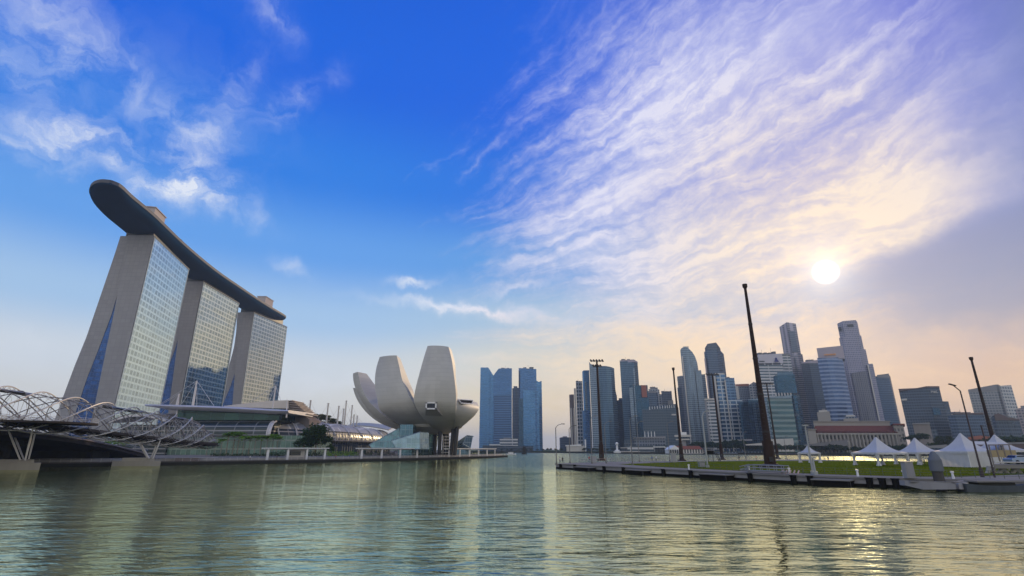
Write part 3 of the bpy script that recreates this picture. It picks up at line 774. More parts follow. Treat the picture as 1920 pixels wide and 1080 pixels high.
        for dy in (0, 6.5):
            sh = 0 if dy == 0 else -5.0
            for sx in (-1, 1):
                a = Vector((xc + sh + sx * .6, D + dy, zt + .6)); b = Vector((xc + sh - (3.0 if D < 150 else 1.6) + sx * 3.4, D + dy, AX[i].z - 1.2))
                mb = MB(); mb.tube([a, a.lerp(b, .5), b], [.18, .25, .17], 8); part('pier_leg', mb, M_TUBE, root)
helix()
def road_bridge():
    A = [Vector((-134, 92, 12)), Vector((-134, 125, 10.6)), Vector((-134, 150, 9.0)), Vector((-135, 176, 6.6)), Vector((-139, 205, 3.0))]
    P = spline(A, 30); root = thing('road_bridge', 'dark low road bridge lying in shade behind the helix footbridge', 'bridge', (-150, 150, 0))
    mb = MB(); rings = [[p + Vector((0, 0, .9)), p + Vector((0, 0, -.9)), p + Vector((-6, 0, -1.9)), p + Vector((-46, 0, -1.9)), p + Vector((-52, 0, -.9)), p + Vector((-52, 0, .9))] for p in P]
    mb.loft(rings, 0, True, True, False); part('deck', mb, plain('bridge soffit', (.06, .055, .055), .8), root)
    mb = MB()
    for k in range(0, 30, 2): mb.tube([P[k] + Vector((0, 0, .9)), P[k] + Vector((0, 0, 2.0))], .05, 4)
    mb.tube([p + Vector((0, 0, 2.0)) for p in P], .06, 4); mb.tube([p + Vector((0, 0, 1.5)) for p in P], .04, 4); part('railing', mb, M_TUBE, root)
    mb = MB(); mb.tube([p + Vector((.25, 0, .4)) for p in P], .3, 4); part('edge_beam', mb, plain('edge beam', (.28, .24, .21), .7), root)
    for y, z in ((128, 8.2), (150, 7.0)):
        mb = MB()
        for x in (-141, -156, -171): mb.cyl(x, y, -2, z, 1.0, 1.0, 10)
        mb.box((-158, y, z - .4), (44, 2.2, 1.4)); part('pier', mb, M_DARKWALL, root)  # near-black wall colour stands for the shade under the deck
    mb = MB(); mb.box((-164, 182, 3.4), (50, 8, 4.6)); part('abutment', mb, M_DARKWALL, root)  # same near-black here, shade put into the colour
road_bridge()
# ------------------------------------------------------------------ the low mall and theatre complex
M_ROOFW = plain('white standing seam roof', (.56, .54, .55), .45, .2, var=.08, scale=.1)
M_ROOFT = plain('tan shell roof', (.50, .44, .36), .55, var=.1, scale=.1)
M_GREEN = facade('green theatre glass', (.018, .055, .047), (.022, .04, .036), 9, 9, .03, .03, .5, .15, .3)
M_LOUV = facade('horizontal louvre glass', (.02, .032, .034), (.24, .24, .25), 2.6, 12, .24, .03, .35, .25, .25, fmetal=.3)
M_TEALB = facade('pale green shopfront', (.09, .16, .13), (.20, .25, .21), 5, 3, .16, .08, .3, .2, .35)
M_VAULT = facade('vault panels', (.24, .24, .25), (.50, .50, .50), 40, 11, 0, .10, .05, .5, .10)
def mall():
    D = 330; root = thing('theatre_block', 'long low glass theatre block under a thin white canopy roof with raking masts', 'theatre', (xat(420, 800, D), D, 2))
    z = lambda py, d=D: zat(py, d); x = lambda px, py, d=D: xat(px, py, d)
    # thin canopy, its front edge slightly bowed
    mb = MB(); top = []
    for k in range(25):
        t = k / 24; px = lerp(285, 549, t); py = 761 + 10.5 * t ** 1.2 - 1.2 * math.sin(math.pi * t); e = min(1, .25 + 3 * t) * min(1, .5 + 4 * (1 - t))
        p = Vector((x(px, py), D - 6, z(py))); top.append([p + Vector((0, 0, .4)), p + Vector((0, -1.2, -.6 * e)), p + Vector((0, .5, -2.6 * e)), p + Vector((0, 40, -1.4)), p + Vector((0, 42, 1.2))])
    mb.loft(top, 0, True, True, True); part('canopy_roof', mb, M_ROOFW, root, sharp=60)
    mb = MB(); mb.prism([(x(332, 779), D), (x(524, 779), D), (x(524, 779), D + 35), (x(332, 779), D + 35)], z(792), z(766)); part('glass_storey', mb, M_GREEN, root)
    mb = MB(); mb.prism([(x(328, 788), D - 2), (x(527, 788), D - 2), (x(527, 788), D + 36), (x(328, 788), D + 36)], z(791.5), z(788)); part('shadow_band', mb, plain('shadow tone', (.015, .018, .018), .8), root)  # solid near-black band standing in for shade between the storeys
    mb = MB(); R0 = []
    for k in range(9):
        a = k / 8 * math.pi / 2; R0.append((D - 3 - 7 * math.sin(a), lerp(z(817), z(790.5), 1 - (1 - math.cos(a)) * .999) ))
    xs = [x(322, 800) + (x(517, 800) - x(322, 800)) * k / 12 for k in range(13)]
    mb.loft([[Vector((xx, d, zz)) for d, zz in R0] for xx in xs], 0, False, False, True)
    mb.prism([(xs[0], D - 2), (xs[-1], D - 2), (xs[-1], D + 30), (xs[0], D + 30)], z(818), z(791)); part('louvred_storey', mb, M_LOUV, root)
    mb = MB(); mb.loft([[Vector((xx, d - .8, zz)) for d, zz in R0] for xx in (x(517, 800), x(522.5, 800))], 0, False, False, True)
    for xx in (x(517, 800), x(522.5, 800)): mb.tube([Vector((xx, d - .9, zz)) for d, zz in R0], .5, 5)
    part('end_rib', mb, M_ROOFW, root)
    mb = MB(); mb.prism([(x(300, 835), D - 4), (x(590, 835), D - 4), (x(590, 835), D + 30), (x(300, 835), D + 30)], 2, z(817)); part('shopfront', mb, M_TEALB, root)
    mb = MB(); mb.prism([(x(300, 818), D - 6), (x(526, 818), D - 6), (x(526, 818), D - 3), (x(300, 818), D - 3)], z(819.5), z(817)); part('ledge', mb, M_PALE, root)
    # grey shell roof at the left end
    mb = MB(); rr = []
    for k in range(13):
        t = k / 12; px = lerp(236, 334, t); py = 797 - 17.5 * math.sin(math.pi * (.08 + .80 * t)) ** .9
        rr.append([Vector((x(px, py), D - 14 + 2 * t, z(py))), Vector((x(px, py), D + 20, z(py) + 2.5)), Vector((x(px, py), D + 20, z(py) + 1.5)), Vector((x(px, py), D - 14 + 2 * t, z(py) - 1.2))])
    mb.loft(rr, 0, True, True, False); part('shell_roof', mb, M_ROOFW, root)
    mb = MB(); mb.prism([(x(240, 800), D - 6), (x(330, 800), D - 6), (x(330, 800), D + 16), (x(240, 800), D + 16)], 2, z(797)); part('foyer', mb, M_LOUV, root)
    # raking masts with stays
    for (bx, by), (tx, ty), r in (((361, 762), (369, 714), .75), ((330, 764), (336, 738), .7), ((331, 781), (336, 738), .4), ((511, 766), (517, 723), .55), ((537, 783), (538.5, 749), .5)):
        mb = MB(); mb.tube([W(bx, by, D - 4), W(tx, ty, D - 4)], [r, r * .55], 8); part('mast', mb, M_ROOFW, root)
    for (ax_, ay), (bx, by) in (((369, 714), (300, 758)), ((369, 714), (341, 757)), ((369, 714), (402, 762)), ((336, 738), (286, 769)), ((336, 738), (303, 776)), ((517, 723), (470, 753)), ((517, 723), (505, 752)), ((517, 723), (526, 750)), ((369, 714), (369, 762))):
        mb = MB(); mb.tube([W(ax_, ay, D - 4), W(bx, by, D - 4)], .13, 4); part('stay', mb, M_ROOFW, root)
    # tan shell behind the canopy with its stepped end
    mb = MB(); rr = []
    for k in range(15):
        t = k / 14; px = lerp(420, 541, t); py = 761 - 10.5 * math.sin(math.pi * .5 * t) ** 1.1
        low = lerp(763, 766, t); rr.append([Vector((x(px, py, 352), 352, z(py, 352))), Vector((x(px, low, 350), 350, z(low, 350))), Vector((x(px, low, 375), 390, z(low, 350))), Vector((x(px, py, 352), 380, z(py, 352)))])
    mb.loft(rr, 0, True, True, False); part('tan_shell', mb, M_ROOFT, root)
    mb = MB()
    for k in range(9):
        px = 541 + k * 3.4; py = 753 + k * 3.1; mb.box((x(px, py, 356), 362, z(py, 356)), (9, 20, .5), 0, 0, -.08)
    part('roof_fins', mb, plain('fins', (.36, .30, .26), .6), root)
    mb = MB(); mb.prism([(x(530, 775, 354), 354), (x(580, 790, 354), 354), (x(580, 790, 354), 376), (x(530, 775, 354), 376)], 2, [z(757, 354), z(786, 354), z(786, 354), z(757, 354)]); part('stepped_end', mb, plain('brown grey end wall', (.20, .17, .155), .7), root)  # stepped end in one brown grey tone
mall()
def arcade():
    P = [Vector((xat(525, 800, 332), 332, 0)), Vector((-131, 360, 0)), Vector((-120, 395, 0)), Vector((-112, 430, 0)), Vector((-106, 470, 0))]
    C = spline(P, 41); root = thing('shopping_arcade', 'long barrel vaulted shopping arcade with white ribs, running behind the dark tree', 'mall', (C[10].x, C[10].y, 2))
    prof = [(13, 8.5), (12.6, 12), (11, 15.6), (8, 18.8), (4, 20.8), (0, 21.6), (-8, 20.8), (-16, 17)]
    def nrm(i):
        t = (C[min(i + 1, 40)] - C[max(i - 1, 0)]).normalized(); return Vector((t.y, -t.x, 0)) 
    def pt(i, a, b, k=1.0, o=0.0): return C[i] + nrm(i) * (a * 1.0 + o - 13) + Vector((0, 0, 2 + (b + o) * k))
    hs = [1.0 - .10 * (i / 40) ** 2 for i in range(41)]
    mb = MB(); mb.loft([[pt(i, a, b, hs[i]) for a, b in prof[2:]] for i in range(41)], 0, False, False, True); part('vault_roof', mb, M_VAULT, root)
    mb = MB(); mb.loft([[pt(i, a, b, hs[i]) for a, b in ((13.2, 8.5), (13.0, 12), (11.3, 15.4))] for i in range(0, 41)], 0, False, False, True); part('louvred_wall', mb, M_LOUV, root)
    mb = MB(); mb.loft([[pt(i, a, b) for a, b in ((12.5, 0), (12.5, 8.5))] for i in range(0, 41)], 0, False, False, False); part('shopfront', mb, facade('dark arcade glass', (.02, .035, .06), (.03, .04, .05), 8, 4.2, .05, .2, .5, .15, .4), root)
    mb = MB(); mb.loft([[pt(i, a, b) for a, b in ((12.4, 8.3), (15.5, 8.0), (15.5, 8.7), (12.4, 9.0))] for i in range(0, 41)], 0, True, True, False); part('awning', mb, M_DARKWALL, root)
    for i in range(0, 41, 5):
        mb = MB(); mb.tube([pt(i, a, b, hs[i], .25) for a, b in prof], .42, 5); part('roof_rib', mb, M_ROOFW, root)
    # open steel lattice under the eaves towards the far end
    mb = MB()
    for i in range(14, 40):
        mb.tube([pt(i, 11.3, 15.4, hs[i], .3), pt(i, 15.5, 9.2)], .16, 4)
        if i % 2: mb.tube([pt(i, 13.2, 12.4, hs[i], .3), pt(i + 1, 15.4, 9.4)], .14, 4); mb.tube([pt(i, 15.4, 9.4), pt(i + 1, 12.2, 14.2, hs[i], .3)], .14, 4)
    mb.tube([pt(i, 11.3, 15.4, hs[i], .3) for i in range(14, 41)], .16, 4); mb.tube([pt(i, 15.5, 9.2) for i in range(14, 41)], .16, 4)
    part('eaves_lattice', mb, M_TUBED, root)
    # thin masts with stays standing along the ridge
    for px, y0, y1, d in ((582.5, 785, 752.5, 372), (615.5, 790, 758, 392), (635.5, 791, 763, 410), (644.5, 791, 768, 432), (649.5, 792, 753, 418), (660.5, 792, 761.5, 440), (664, 792, 779, 452), (670, 792, 781, 458)):
        mb = MB(); b = W(px, y1, d); mb.cyl(b.x, b.y, 16, b.z, .75, .5, 8); mb.cyl(b.x, b.y, b.z, b.z + .8, .75, .75, 8); part('mast', mb, M_PALE, root)
        for s in (-1, 1):
            mb = MB(); mb.tube([b, Vector((b.x + s * 13, b.y - s * 8, 20))], .09, 4); part('stay', mb, M_PALE, root)
    mb = MB(); rr = []
    for k in range(8):
        t = k / 7; p = W(lerp(662, 738, t), lerp(793, 800, t) - 3 * math.sin(math.pi * t), 475); rr.append([p, p + Vector((0, -18, -3.2)), p + Vector((0, -18, -4)), p + Vector((0, 0, -1))])
    mb.loft(rr, 0, True, True, False); part('end_roof', mb, plain('grey end roof', (.30, .30, .29), .5), root)
arcade()
# ------------------------------------------------------------------ trees, palms, hedges
def leaf_mat(name, c1, c2):
    if name in MATS: return MATS[name]
    m, t, b, o = base_mat(name)
    g = t.node('ShaderNodeNewGeometry'); oi = t.node('ShaderNodeObjectInfo')
    r = E(t, g.outputs['Random Per Island'])
    c = t.mix(r, (*c1, 1), (*c2, 1)); f = E(t, oi.outputs['Random']) * .5 + .75
    t.put(b.inputs['Base Color'], t.mix(1.0, c, t.xyz(f, f, f), 'MULTIPLY')); t.n.remove(b); b = t.node('ShaderNodeBsdfDiffuse'); t.put(b.inputs['Color'], t.mix(1.0, c, t.xyz(f, f, f), 'MULTIPLY'))
    tr = t.node('ShaderNodeBsdfTranslucent'); t.put(tr.inputs[0], c); ad = t.node('ShaderNodeMixShader'); ad.inputs[0].default_value = .25
    t.l.new(b.outputs[0], ad.inputs[1]); t.l.new(tr.outputs[0], ad.inputs[2]); t.l.new(ad.outputs[0], o.inputs[0])
    MATS[name] = m; return m
LEAF_D = leaf_mat('dark leaves', (.016, .040, .016), (.045, .085, .028))
LEAF_F = leaf_mat('far leaves', (.014, .036, .022), (.035, .065, .032))
LEAF_B = leaf_mat('bright leaves', (.07, .17, .018), (.17, .29, .035))
LEAF_O = leaf_mat('olive leaves', (.04, .055, .02), (.09, .10, .035))
M_BARK = plain('bark', (.10, .075, .055), .9, var=.3, scale=3)
def leaf(mb, c, r, mi=0):
    a = Vector((random.gauss(0, 1), random.gauss(0, 1), random.gauss(0, .7))).normalized(); b = a.cross(Vector((random.gauss(0, 1), random.gauss(0, 1), random.gauss(0, 1)))).normalized()
    a *= r * random.uniform(.7, 1.3); b *= r * random.uniform(.35, .7)
    mb.add([c - a, c - b, c + a, c + b], [[0, 1, 2, 3]], mi)
def crown_mesh(name, rx, rz, n, leaf_r, mat, lobes=9, flat=.5, seed=1):
    random.seed(seed); mb = MB(); L = []
    for k in range(lobes):
        a = random.uniform(0, 2 * math.pi); rr = random.uniform(.15, .68) * rx; zz = random.uniform(-.35, .6) * rz
        L.append((Vector((rr * math.cos(a), rr * math.sin(a), zz)), random.uniform(.28, .5)))
    L.append((Vector((0, 0, .1 * rz)), .55))
    for k in range(n):
        c, s = random.choice(L); d = Vector((random.gauss(0, 1), random.gauss(0, 1), random.gauss(0, 1))).normalized() * random.uniform(.35, 1.08)
        leaf(mb, c + Vector((d.x * s * rx, d.y * s * rx, d.z * s * rz * 1.05)), leaf_r)
    return mb, L
def tree_proto(label, group, h=10.0, rx=4.5, rz=3.2, n=900, leaf_r=.42, mat=None, seed=1, trunk=.3, name='tree'):
    root = thing(name, label, 'tree', (0, 0, 0), group)
    mb, L = crown_mesh('crown', rx, rz, n, leaf_r, mat, seed=seed)
    for v in mb.v: v.z += h - rz
    part('crown', mb, mat, root)
    tb = MB(); tb.tube([(0, 0, -.3), (.1, .05, h * .3), (.0, .1, h - rz)], [trunk, trunk * .7, trunk * .3], 7)
    for c, s in L[:6]:
        e = Vector((c.x * .8, c.y * .8, c.z * .7 + h - rz)); tb.tube([(.05, .05, h * .32), e.lerp(Vector((0, 0, h * .4)), .5), e], [trunk * .5, trunk * .3, trunk * .12], 5)
    part('trunk', tb, M_BARK, root)
    return root
def palm_proto(label, group, h=9.0, seed=3, mat=None):
    random.seed(seed); root = thing('palm', label, 'palm tree', (0, 0, 0), group)
    mb = MB()
    for k in range(17):
        a = 2 * math.pi * k / 17 + random.uniform(-.15, .15); el = random.uniform(.3, 1.4); ln = random.uniform(2.8, 3.7); o = Vector((math.cos(a), math.sin(a), 0))
        pts = []
        for j in range(7):
            t = j / 6; pts.append(Vector((0, 0, h)) + o * (ln * t * math.cos(el * (1 - t * .6))) + Vector((0, 0, ln * (math.sin(el) * t - .75 * t * t))))
        sd = Vector((-o.y, o.x, 0))
        for j in range(6):
            for s in (-1, 1):
                for q in range(2):
                    p = pts[j].lerp(pts[j + 1], q / 2); p2 = pts[j].lerp(pts[j + 1], q / 2 + .3); w = 1.25 * (1 - abs(j / 6 - .4))
                    mb.add([p, p2, p2 + sd * s * w + o * .25 + Vector((0, 0, -.35 * w)), p + sd * s * w * .9 + o * .2 + Vector((0, 0, -.4 * w))], [[0, 1, 2, 3]])
    part('crown', mb, mat or LEAF_B, root)
    tb = MB(); tb.tube([(0, 0, -.2), (.12, 0, h * .5), (0, 0, h)], [.24, .17, .14], 7); part('trunk', tb, plain('palm trunk', (.20, .18, .15), .85), root)
    return root
def hedge(label, a, b, w, h, mat, n, lr=.28, z=2.0):
    mb = MB(); a = Vector(a); b = Vector(b); d = (b - a); q = Vector((-d.y, d.x, 0)).normalized()
    for k in range(n):
        t = random.random(); hh = h * (.75 + .35 * math.sin(t * 37) * math.sin(t * 13))
        leaf(mb, a + d * t + q * random.uniform(-w, w) / 2 + Vector((0, 0, random.uniform(.05, 1) * hh)), lr)
    return single('hedge', mb, mat, label, 'hedge')
used = []
def put(proto, loc, s=1.0, label=None, sz=None):
    sc = (s, s, s if sz is None else sz)
    if proto not in used:
        used.append(proto); proto.location = loc; proto.scale = sc; proto.rotation_euler = (0, 0, random.uniform(0, 6))
        if label: proto['label'] = label
        return proto
    return copy_tree(proto, loc, random.uniform(0, 6), sc, label)
random.seed(11)
# row of young palms in front of the theatre block
pl = palm_proto('young feathery palm in the row along the promenade in front of the theatre block', 'young palms along the promenade', 9.0)
for px, base, top, d in ((388, 852, 826, 262), (402, 852, 829, 258), (414, 853, 823, 262), (425, 853, 812, 266), (436, 853, 809, 268), (445, 853, 811, 266), (455, 853, 817, 264), (466, 853, 818, 268), (477, 853, 817, 264), (488, 853, 816, 268), (499, 853, 817, 266), (510, 853, 814, 270), (519, 853, 818, 268)):
    h = zat(top, d) - 2; put(pl, (xat(px, 845, d), d, 2), h / 10.0)
for px, top, d in ((196, 828, 206), (206, 826, 210), (217, 829, 206), (232, 830, 210)):
    h = zat(top, d) - 2; put(pl, (xat(px, 845, d), d, 2), max(.55, h / 10.0), 'small palm on the promenade, seen under the landing end of the helix footbridge')
bt = tree_proto('big dark rounded tree standing in front of the arcade, between theatre and museum', None, 11, 5.2, 4.2, 2600, .42, LEAF_D, 5, name='tree')
put(bt, (xat(592, 840, 285), 285, 2), 1.5)
b2 = tree_proto('lower spreading dark tree at the left foot of the big tree by the arcade', None, 8, 4.6, 3.2, 1700, .42, LEAF_D, 6); put(b2, (xat(569, 840, 282), 282, 2), 1.35)
b3 = tree_proto('small dark tree tucked at the right foot of the big tree by the arcade', None, 7, 3.2, 2.8, 1100, .38, LEAF_D, 8); put(b3, (xat(618, 840, 287), 287, 2), .9)
hp = tree_proto('olive green tree on the roof garden behind the arcade masts', 'roof garden trees behind the arcade', 9, 6, 3.6, 900, .55, LEAF_O, 9)
for px, py, s in ((578, 777, 1.0), (590, 774, 1.1), (602, 774, 1.15), (613, 776, 1.0), (624, 782, 1.0), (634, 787, .8)):
    d = 440 + s * 20; put(hp, (xat(px, py, d), d, zat(py, d) - 9 * s), s)
mb = MB(); mb.prism([(xat(560, 800, 436), 436), (xat(648, 800, 436), 436), (xat(648, 800, 436), 490), (xat(560, 800, 436), 490)], 2, [zat(783, 436), zat(797, 436), zat(797, 436), zat(783, 436)])
single('roof_garden', mb, plain('roof garden block', (.16, .14, .12), .8), 'brown sloping roof garden block carrying trees behind the arcade', 'building')
M_HEDGE = LEAF_B
for (pa, pb, lab) in (((500, 540), 268, 'dark green hedge strip behind the left white pergola'),):
    pass
def hpt(px, d): return (xat(px, 848, d), d, 2)
hedge('clipped hedge in the left half of the left white pergola', hpt(502, 250), hpt(534, 256), 2.5, 2.6, LEAF_D, 500)
hedge('clipped hedge in the right half of the left white pergola', hpt(572, 256), hpt(606, 262), 2.5, 2.4, LEAF_D, 500)
hedge('bright hedge between the left and the middle white pergola', hpt(612, 258), hpt(670, 276), 3, 2.6, LEAF_B, 900)
hedge('long low hedge behind the middle white pergola', hpt(678, 276), hpt(790, 300), 3, 2.8, LEAF_D, 1300)
hedge('low hedge below the museum columns, behind the right white pergola', hpt(800, 305), hpt(928, 352), 3, 3.0, LEAF_D, 1500)
hedge('long planting bed at the foot of the palms', hpt(395, 258), hpt(500, 256), 2, 1.5, LEAF_D, 900)
# ------------------------------------------------------------------ promenade furniture
def pergola(label, P0, P1, n, h=4.4, wd=3.4):
    P0 = Vector(P0); P1 = Vector(P1); d = (P1 - P0); L = d.length; t = d.normalized(); q = Vector((-t.y, t.x, 0)); a = math.atan2(t.y, t.x); c = (P0 + P1) / 2
    root = thing('pergola', label, 'pergola', (c.x, c.y, 1.15), 'white flat roofed pergolas along the promenade')
    mb = MB(); mb.box((c.x, c.y, 1.15 + h), (L + 3, wd, .35), a); mb.box((c.x, c.y, 1.15 + h - .35), (L + 2, wd * .25, .4), a)
    part('roof', mb, M_WHITE, root)
    for k in range(n):
        p = P0.lerp(P1, k / (n - 1)); mb = MB(); mb.box((p.x - q.x, p.y - q.y, 1.15 + h / 2 - .15), (.75, .6, h - .3), a); part('post', mb, M_WHITE, root)
def shore_pt(px, py=858):
    """point of the promenade front, 7 m inland, on the sight line"""
    a = ray(px, py)[0]; S = inset(SHORE, 3.0)
    for u, v in zip(S, S[1:]):
        f = lambda p: p[0] - a * p[1]
        if f(u) * f(v) <= 0: k = f(u) / (f(u) - f(v)); return Vector((lerp(u[0], v[0], k), lerp(u[1], v[1], k), 0))
    return Vector((a * 360, 360, 0))
pergola('white flat roofed pergola with four posts, left one, beside the grey kiosk', shore_pt(499), shore_pt(606), 4)
pergola('white flat roofed pergola with four posts, middle one, before the glass wedge', shore_pt(675), shore_pt(779), 4)
pergola('white flat roofed pergola with six posts, right one, near the tip of the promenade', shore_pt(839), shore_pt(925), 6)
# low parapet and railing along the promenade edge
S1 = [Vector((p[0], p[1], 0)) for p in inset(SHORE, .4)]
LINE = []
for a, b in zip(S1[1:-1], S1[2:]):
    n = max(2, int((b - a).length / 2.4)); LINE += [a.lerp(b, k / n) for k in range(n)]
root = thing('promenade_railing', 'thin grey railing running along the boardwalk edge of the left bank', 'railing', (LINE[20].x, LINE[20].y, 1.15))
mb = MB()
for p in LINE: mb.box((p.x, p.y, 1.15 + .55), (.09, .09, 1.1))
part('posts', mb, M_TUBE, root)
mb = MB()
for z in (.35, .7, 1.1): mb.tube([p + Vector((0, 0, 1.15 + z)) for p in LINE], .04, 4)
part('rails', mb, M_TUBE, root)
mb = MB(); S2 = [Vector((p[0], p[1], 0)) for p in inset(SHORE, -.15)]
mb.loft([[p + Vector((0, 0, 1.2)), p + Vector((0, 0, .85)), p + Vector((0, .7, .85)), p + Vector((0, .7, 1.2))] for p in S2], 0, True, True, False)
single('boardwalk_edge_beam', mb, plain('worn edge concrete', (.10, .095, .088), .85, var=.4, scale=.4), 'pale concrete edge beam along the top of the left sea wall', 'edge beam')
# kiosk
p = shore_pt(553); root = thing('kiosk', 'small grey white kiosk with a dark screen under the left pergola', 'kiosk', (p.x - 1, p.y + 3.5, 2)); a = .35
c = Vector((p.x - 1, p.y + 3.5, 0))
mb = MB(); mb.box(c + Vector((0, 0, 3.4)), (6.5, 3.2, 2.8), a); mb.box(c + Vector((0, 0, 4.95)), (7.2, 3.8, .3), a); part('body', mb, M_PALE, root)
mb = MB(); mb.box(c + Vector((.2, -1.75, 3.6)), (4.2, .3, 1.6), a); part('screen', mb, M_DARKGLASS, root)
# lamp posts on the promenade
def lamp(label, base, h, arm=1.6, dirx=1.0, r=.11, group='slim grey lamp posts', mat=None, diry=0.0):
    root = thing('lamp_post', label, 'lamp post', base, group); b = Vector(base); mat = mat or plain('lamp post grey', (.16, .16, .155), .5, .4)
    mb = MB(); o = Vector((dirx, diry, 0)).normalized() if arm else Vector()
    pts = [b, b + Vector((0, 0, h * .9))] + ([b + Vector((0, 0, h * .97)) + o * arm * .35, b + Vector((0, 0, h)) + o * arm] if arm else [b + Vector((0, 0, h))])
    mb.tube(pts, [r, r * .8] + ([r * .6, r * .55] if arm else [r * .6]), 6); mb.cyl(b.x, b.y, b.z, b.z + .5, r * 2, r * 2, 8); part('pole', mb, mat, root)
    e = pts[-1]; mb = MB(); mb.box(e + o * .35 + Vector((0, 0, .02)), (.95, .32, .2), math.atan2(o.y, o.x) if arm else 0); part('lamp_head', mb, mat, root)
    return root
# moored red barge and small boats
def boat(name, label, c, L, Wd, H, hull, cabin, rz, canopy=None, hc=1.4):
    root = thing(name, label, 'boat', (c[0], c[1], -.2)); M = Matrix.Translation(Vector((c[0], c[1], 0))) @ Matrix.Rotation(rz, 4, 'Z'); rings = []
    for k in range(13):
        t = k / 12 * 2 - 1; w = Wd / 2 * (1 - max(0, t) ** 3 * .96) * (1 - max(0, -t) ** 6 * .25); sh = H * (1 + .35 * abs(t) ** 2.5)
        rings.append([M @ Vector((t * L / 2, w, sh)), M @ Vector((t * L / 2, w * .75, -.3)), M @ Vector((t * L / 2, -w * .75, -.3)), M @ Vector((t * L / 2, -w, sh))])
    mb = MB(); mb.loft(rings, 0, True, True, False); part('hull', mb, hull, root)
    mb = MB(); mb.box(M @ Vector((-L * .08, 0, H + hc / 2)), (L * .5, Wd * .72, hc), rz); part('cabin', mb, cabin, root)
    mb = MB(); mb.box(M @ Vector((-L * .08, 0, H + hc + .12)), (L * .56, Wd * .85, .16), rz); part('roof', mb, canopy or cabin, root)
    return root
RED = plain('faded red paint', (.26, .05, .045), .55)
boat('river_boat', 'long low dark boat with a red hull stripe moored at the left sea wall', (xat(352, 868, 190) , 192, 0), 15, 3.2, .7, RED, plain('boat cabin', (.16, .12, .11), .6), .55, M_CONC)
boat('river_boat', 'low dark boat with a pale roof moored right of the red striped one', (xat(392, 866, 204), 205, 0), 11, 2.8, .6, M_DARKWALL, plain('boat cabin', (.16, .12, .11), .6), .6, M_PALE)
boat('motor_boat', 'tiny white motor boat on open water off the promenade tip', (xat(959, 852, 560), 560, 0), 10, 3.0, .9, M_WHITE, M_WHITE, .2)
c = Vector((xat(983, 850, 600), 600, 0)); root = thing('channel_beacon', 'dark cylindrical channel beacon standing in the water below the blue towers', 'beacon', c)
mb = MB(); mb.cyl(c.x, c.y, -.5, 1.6, 3.2, 2.6, 12); part('base', mb, M_DARKWALL, root)
mb = MB(); mb.cyl(c.x, c.y, 1.6, 7.6, 1.7, 1.7, 12); mb.cyl(c.x, c.y, 7.6, 8.8, 1.9, .4, 12); part('tower', mb, M_DARKWALL, root)
mb = MB(); mb.cyl(c.x, c.y, 8.8, 10, .15, .15, 6); part('light', mb, M_STEEL, root)
# ------------------------------------------------------------------ the business district across the bay
F = facade
B_DEEP = F('deep blue curtain wall', (.035, .115, .27), (.045, .125, .24), 4.2, 3, .16, .08, .75, .2, .18)
B_DEEP2 = F('lighter blue curtain wall', (.055, .175, .35), (.065, .165, .30), 4.2, 3, .14, .08, .75, .2, .15)
B_BAND = F('blue louvred wall', (.022, .075, .19), (.05, .125, .23), 5.5, 60, .4, 0, .7, .22, .1)
T_TEAL = F('teal glass', (.045, .10, .16), (.07, .115, .155), 4.0, 3, .22, .1, .7, .2, .22)
T_DEEP = F('dark teal glass', (.010, .056, .105), (.018, .058, .095), 4, 3.2, .15, .12, .7, .18, .25)
T_PALE = F('pale teal glass', (.12, .175, .23), (.155, .20, .24), 4, 2.6, .25, .1, .65, .22, .2)
G_GREY = F('grey office wall', (.035, .062, .105), (.15, .172, .21), 4, 3.4, .42, .3, .5, .25, .3)
G_DARK = F('dark office wall', (.022, .045, .080), (.055, .075, .105), 4, 3, .3, .2, .55, .25, .3)
G_SLATE = F('slate office wall', (.030, .062, .115), (.065, .098, .145), 4, 3, .3, .12, .55, .25, .22)
W_RIB = F('white ribbed wall', (.06, .09, .12), (.50, .50, .50), 5.4, 30, .45, .03, .5, .25, .2)
W_GRID = F('white and blue grid', (.05, .13, .25), (.48, .52, .54), 6.5, 11, .26, .14, .6, .25, .3)
W_STRIP = F('white balcony tower', (.06, .10, .15), (.46, .47, .47), 5, 6, .5, .4, .5, .3, .5)
GR_BAND = F('green banded wall', (.035, .09, .105), (.18, .25, .245), 7.5, 40, .42, .0, .55, .25, .2)
BL_BAND = F('blue banded wall', (.03, .075, .18), (.24, .30, .43), 7.2, 70, .42, .0, .6, .2, .1)
OUB = F('ribbed alloy cladding', (.07, .08, .11), (.36, .34, .41), 4.2, 30, .34, .02, .5, .3, .2, fmetal=.3)
UOB = F('granite and glass grid', (.10, .115, .18), (.30, .29, .37), 4.4, 3.6, .36, .34, .5, .3, .25)
SAIL = F('sail glass', (.11, .165, .22), (.19, .235, .275), 4, 3, .26, .12, .65, .2, .2)
M_BROWN = plain('brown cladding', (.13, .10, .10), .7); M_MID = plain('grey cladding', (.24, .24, .25), .7, var=.12, scale=.05, streak=True)
M_LILAC = plain('pale violet cladding', (.36, .32, .36), .6, var=.08, scale=.05); M_RUST = plain('red brown box', (.30, .12, .09), .7)
M_ROOFTOP = plain('rooftop gravel', (.16, .16, .16), .9)
M_CREAM = plain('cream stone', (.30, .285, .26), .75, var=.12, scale=.08, streak=True)
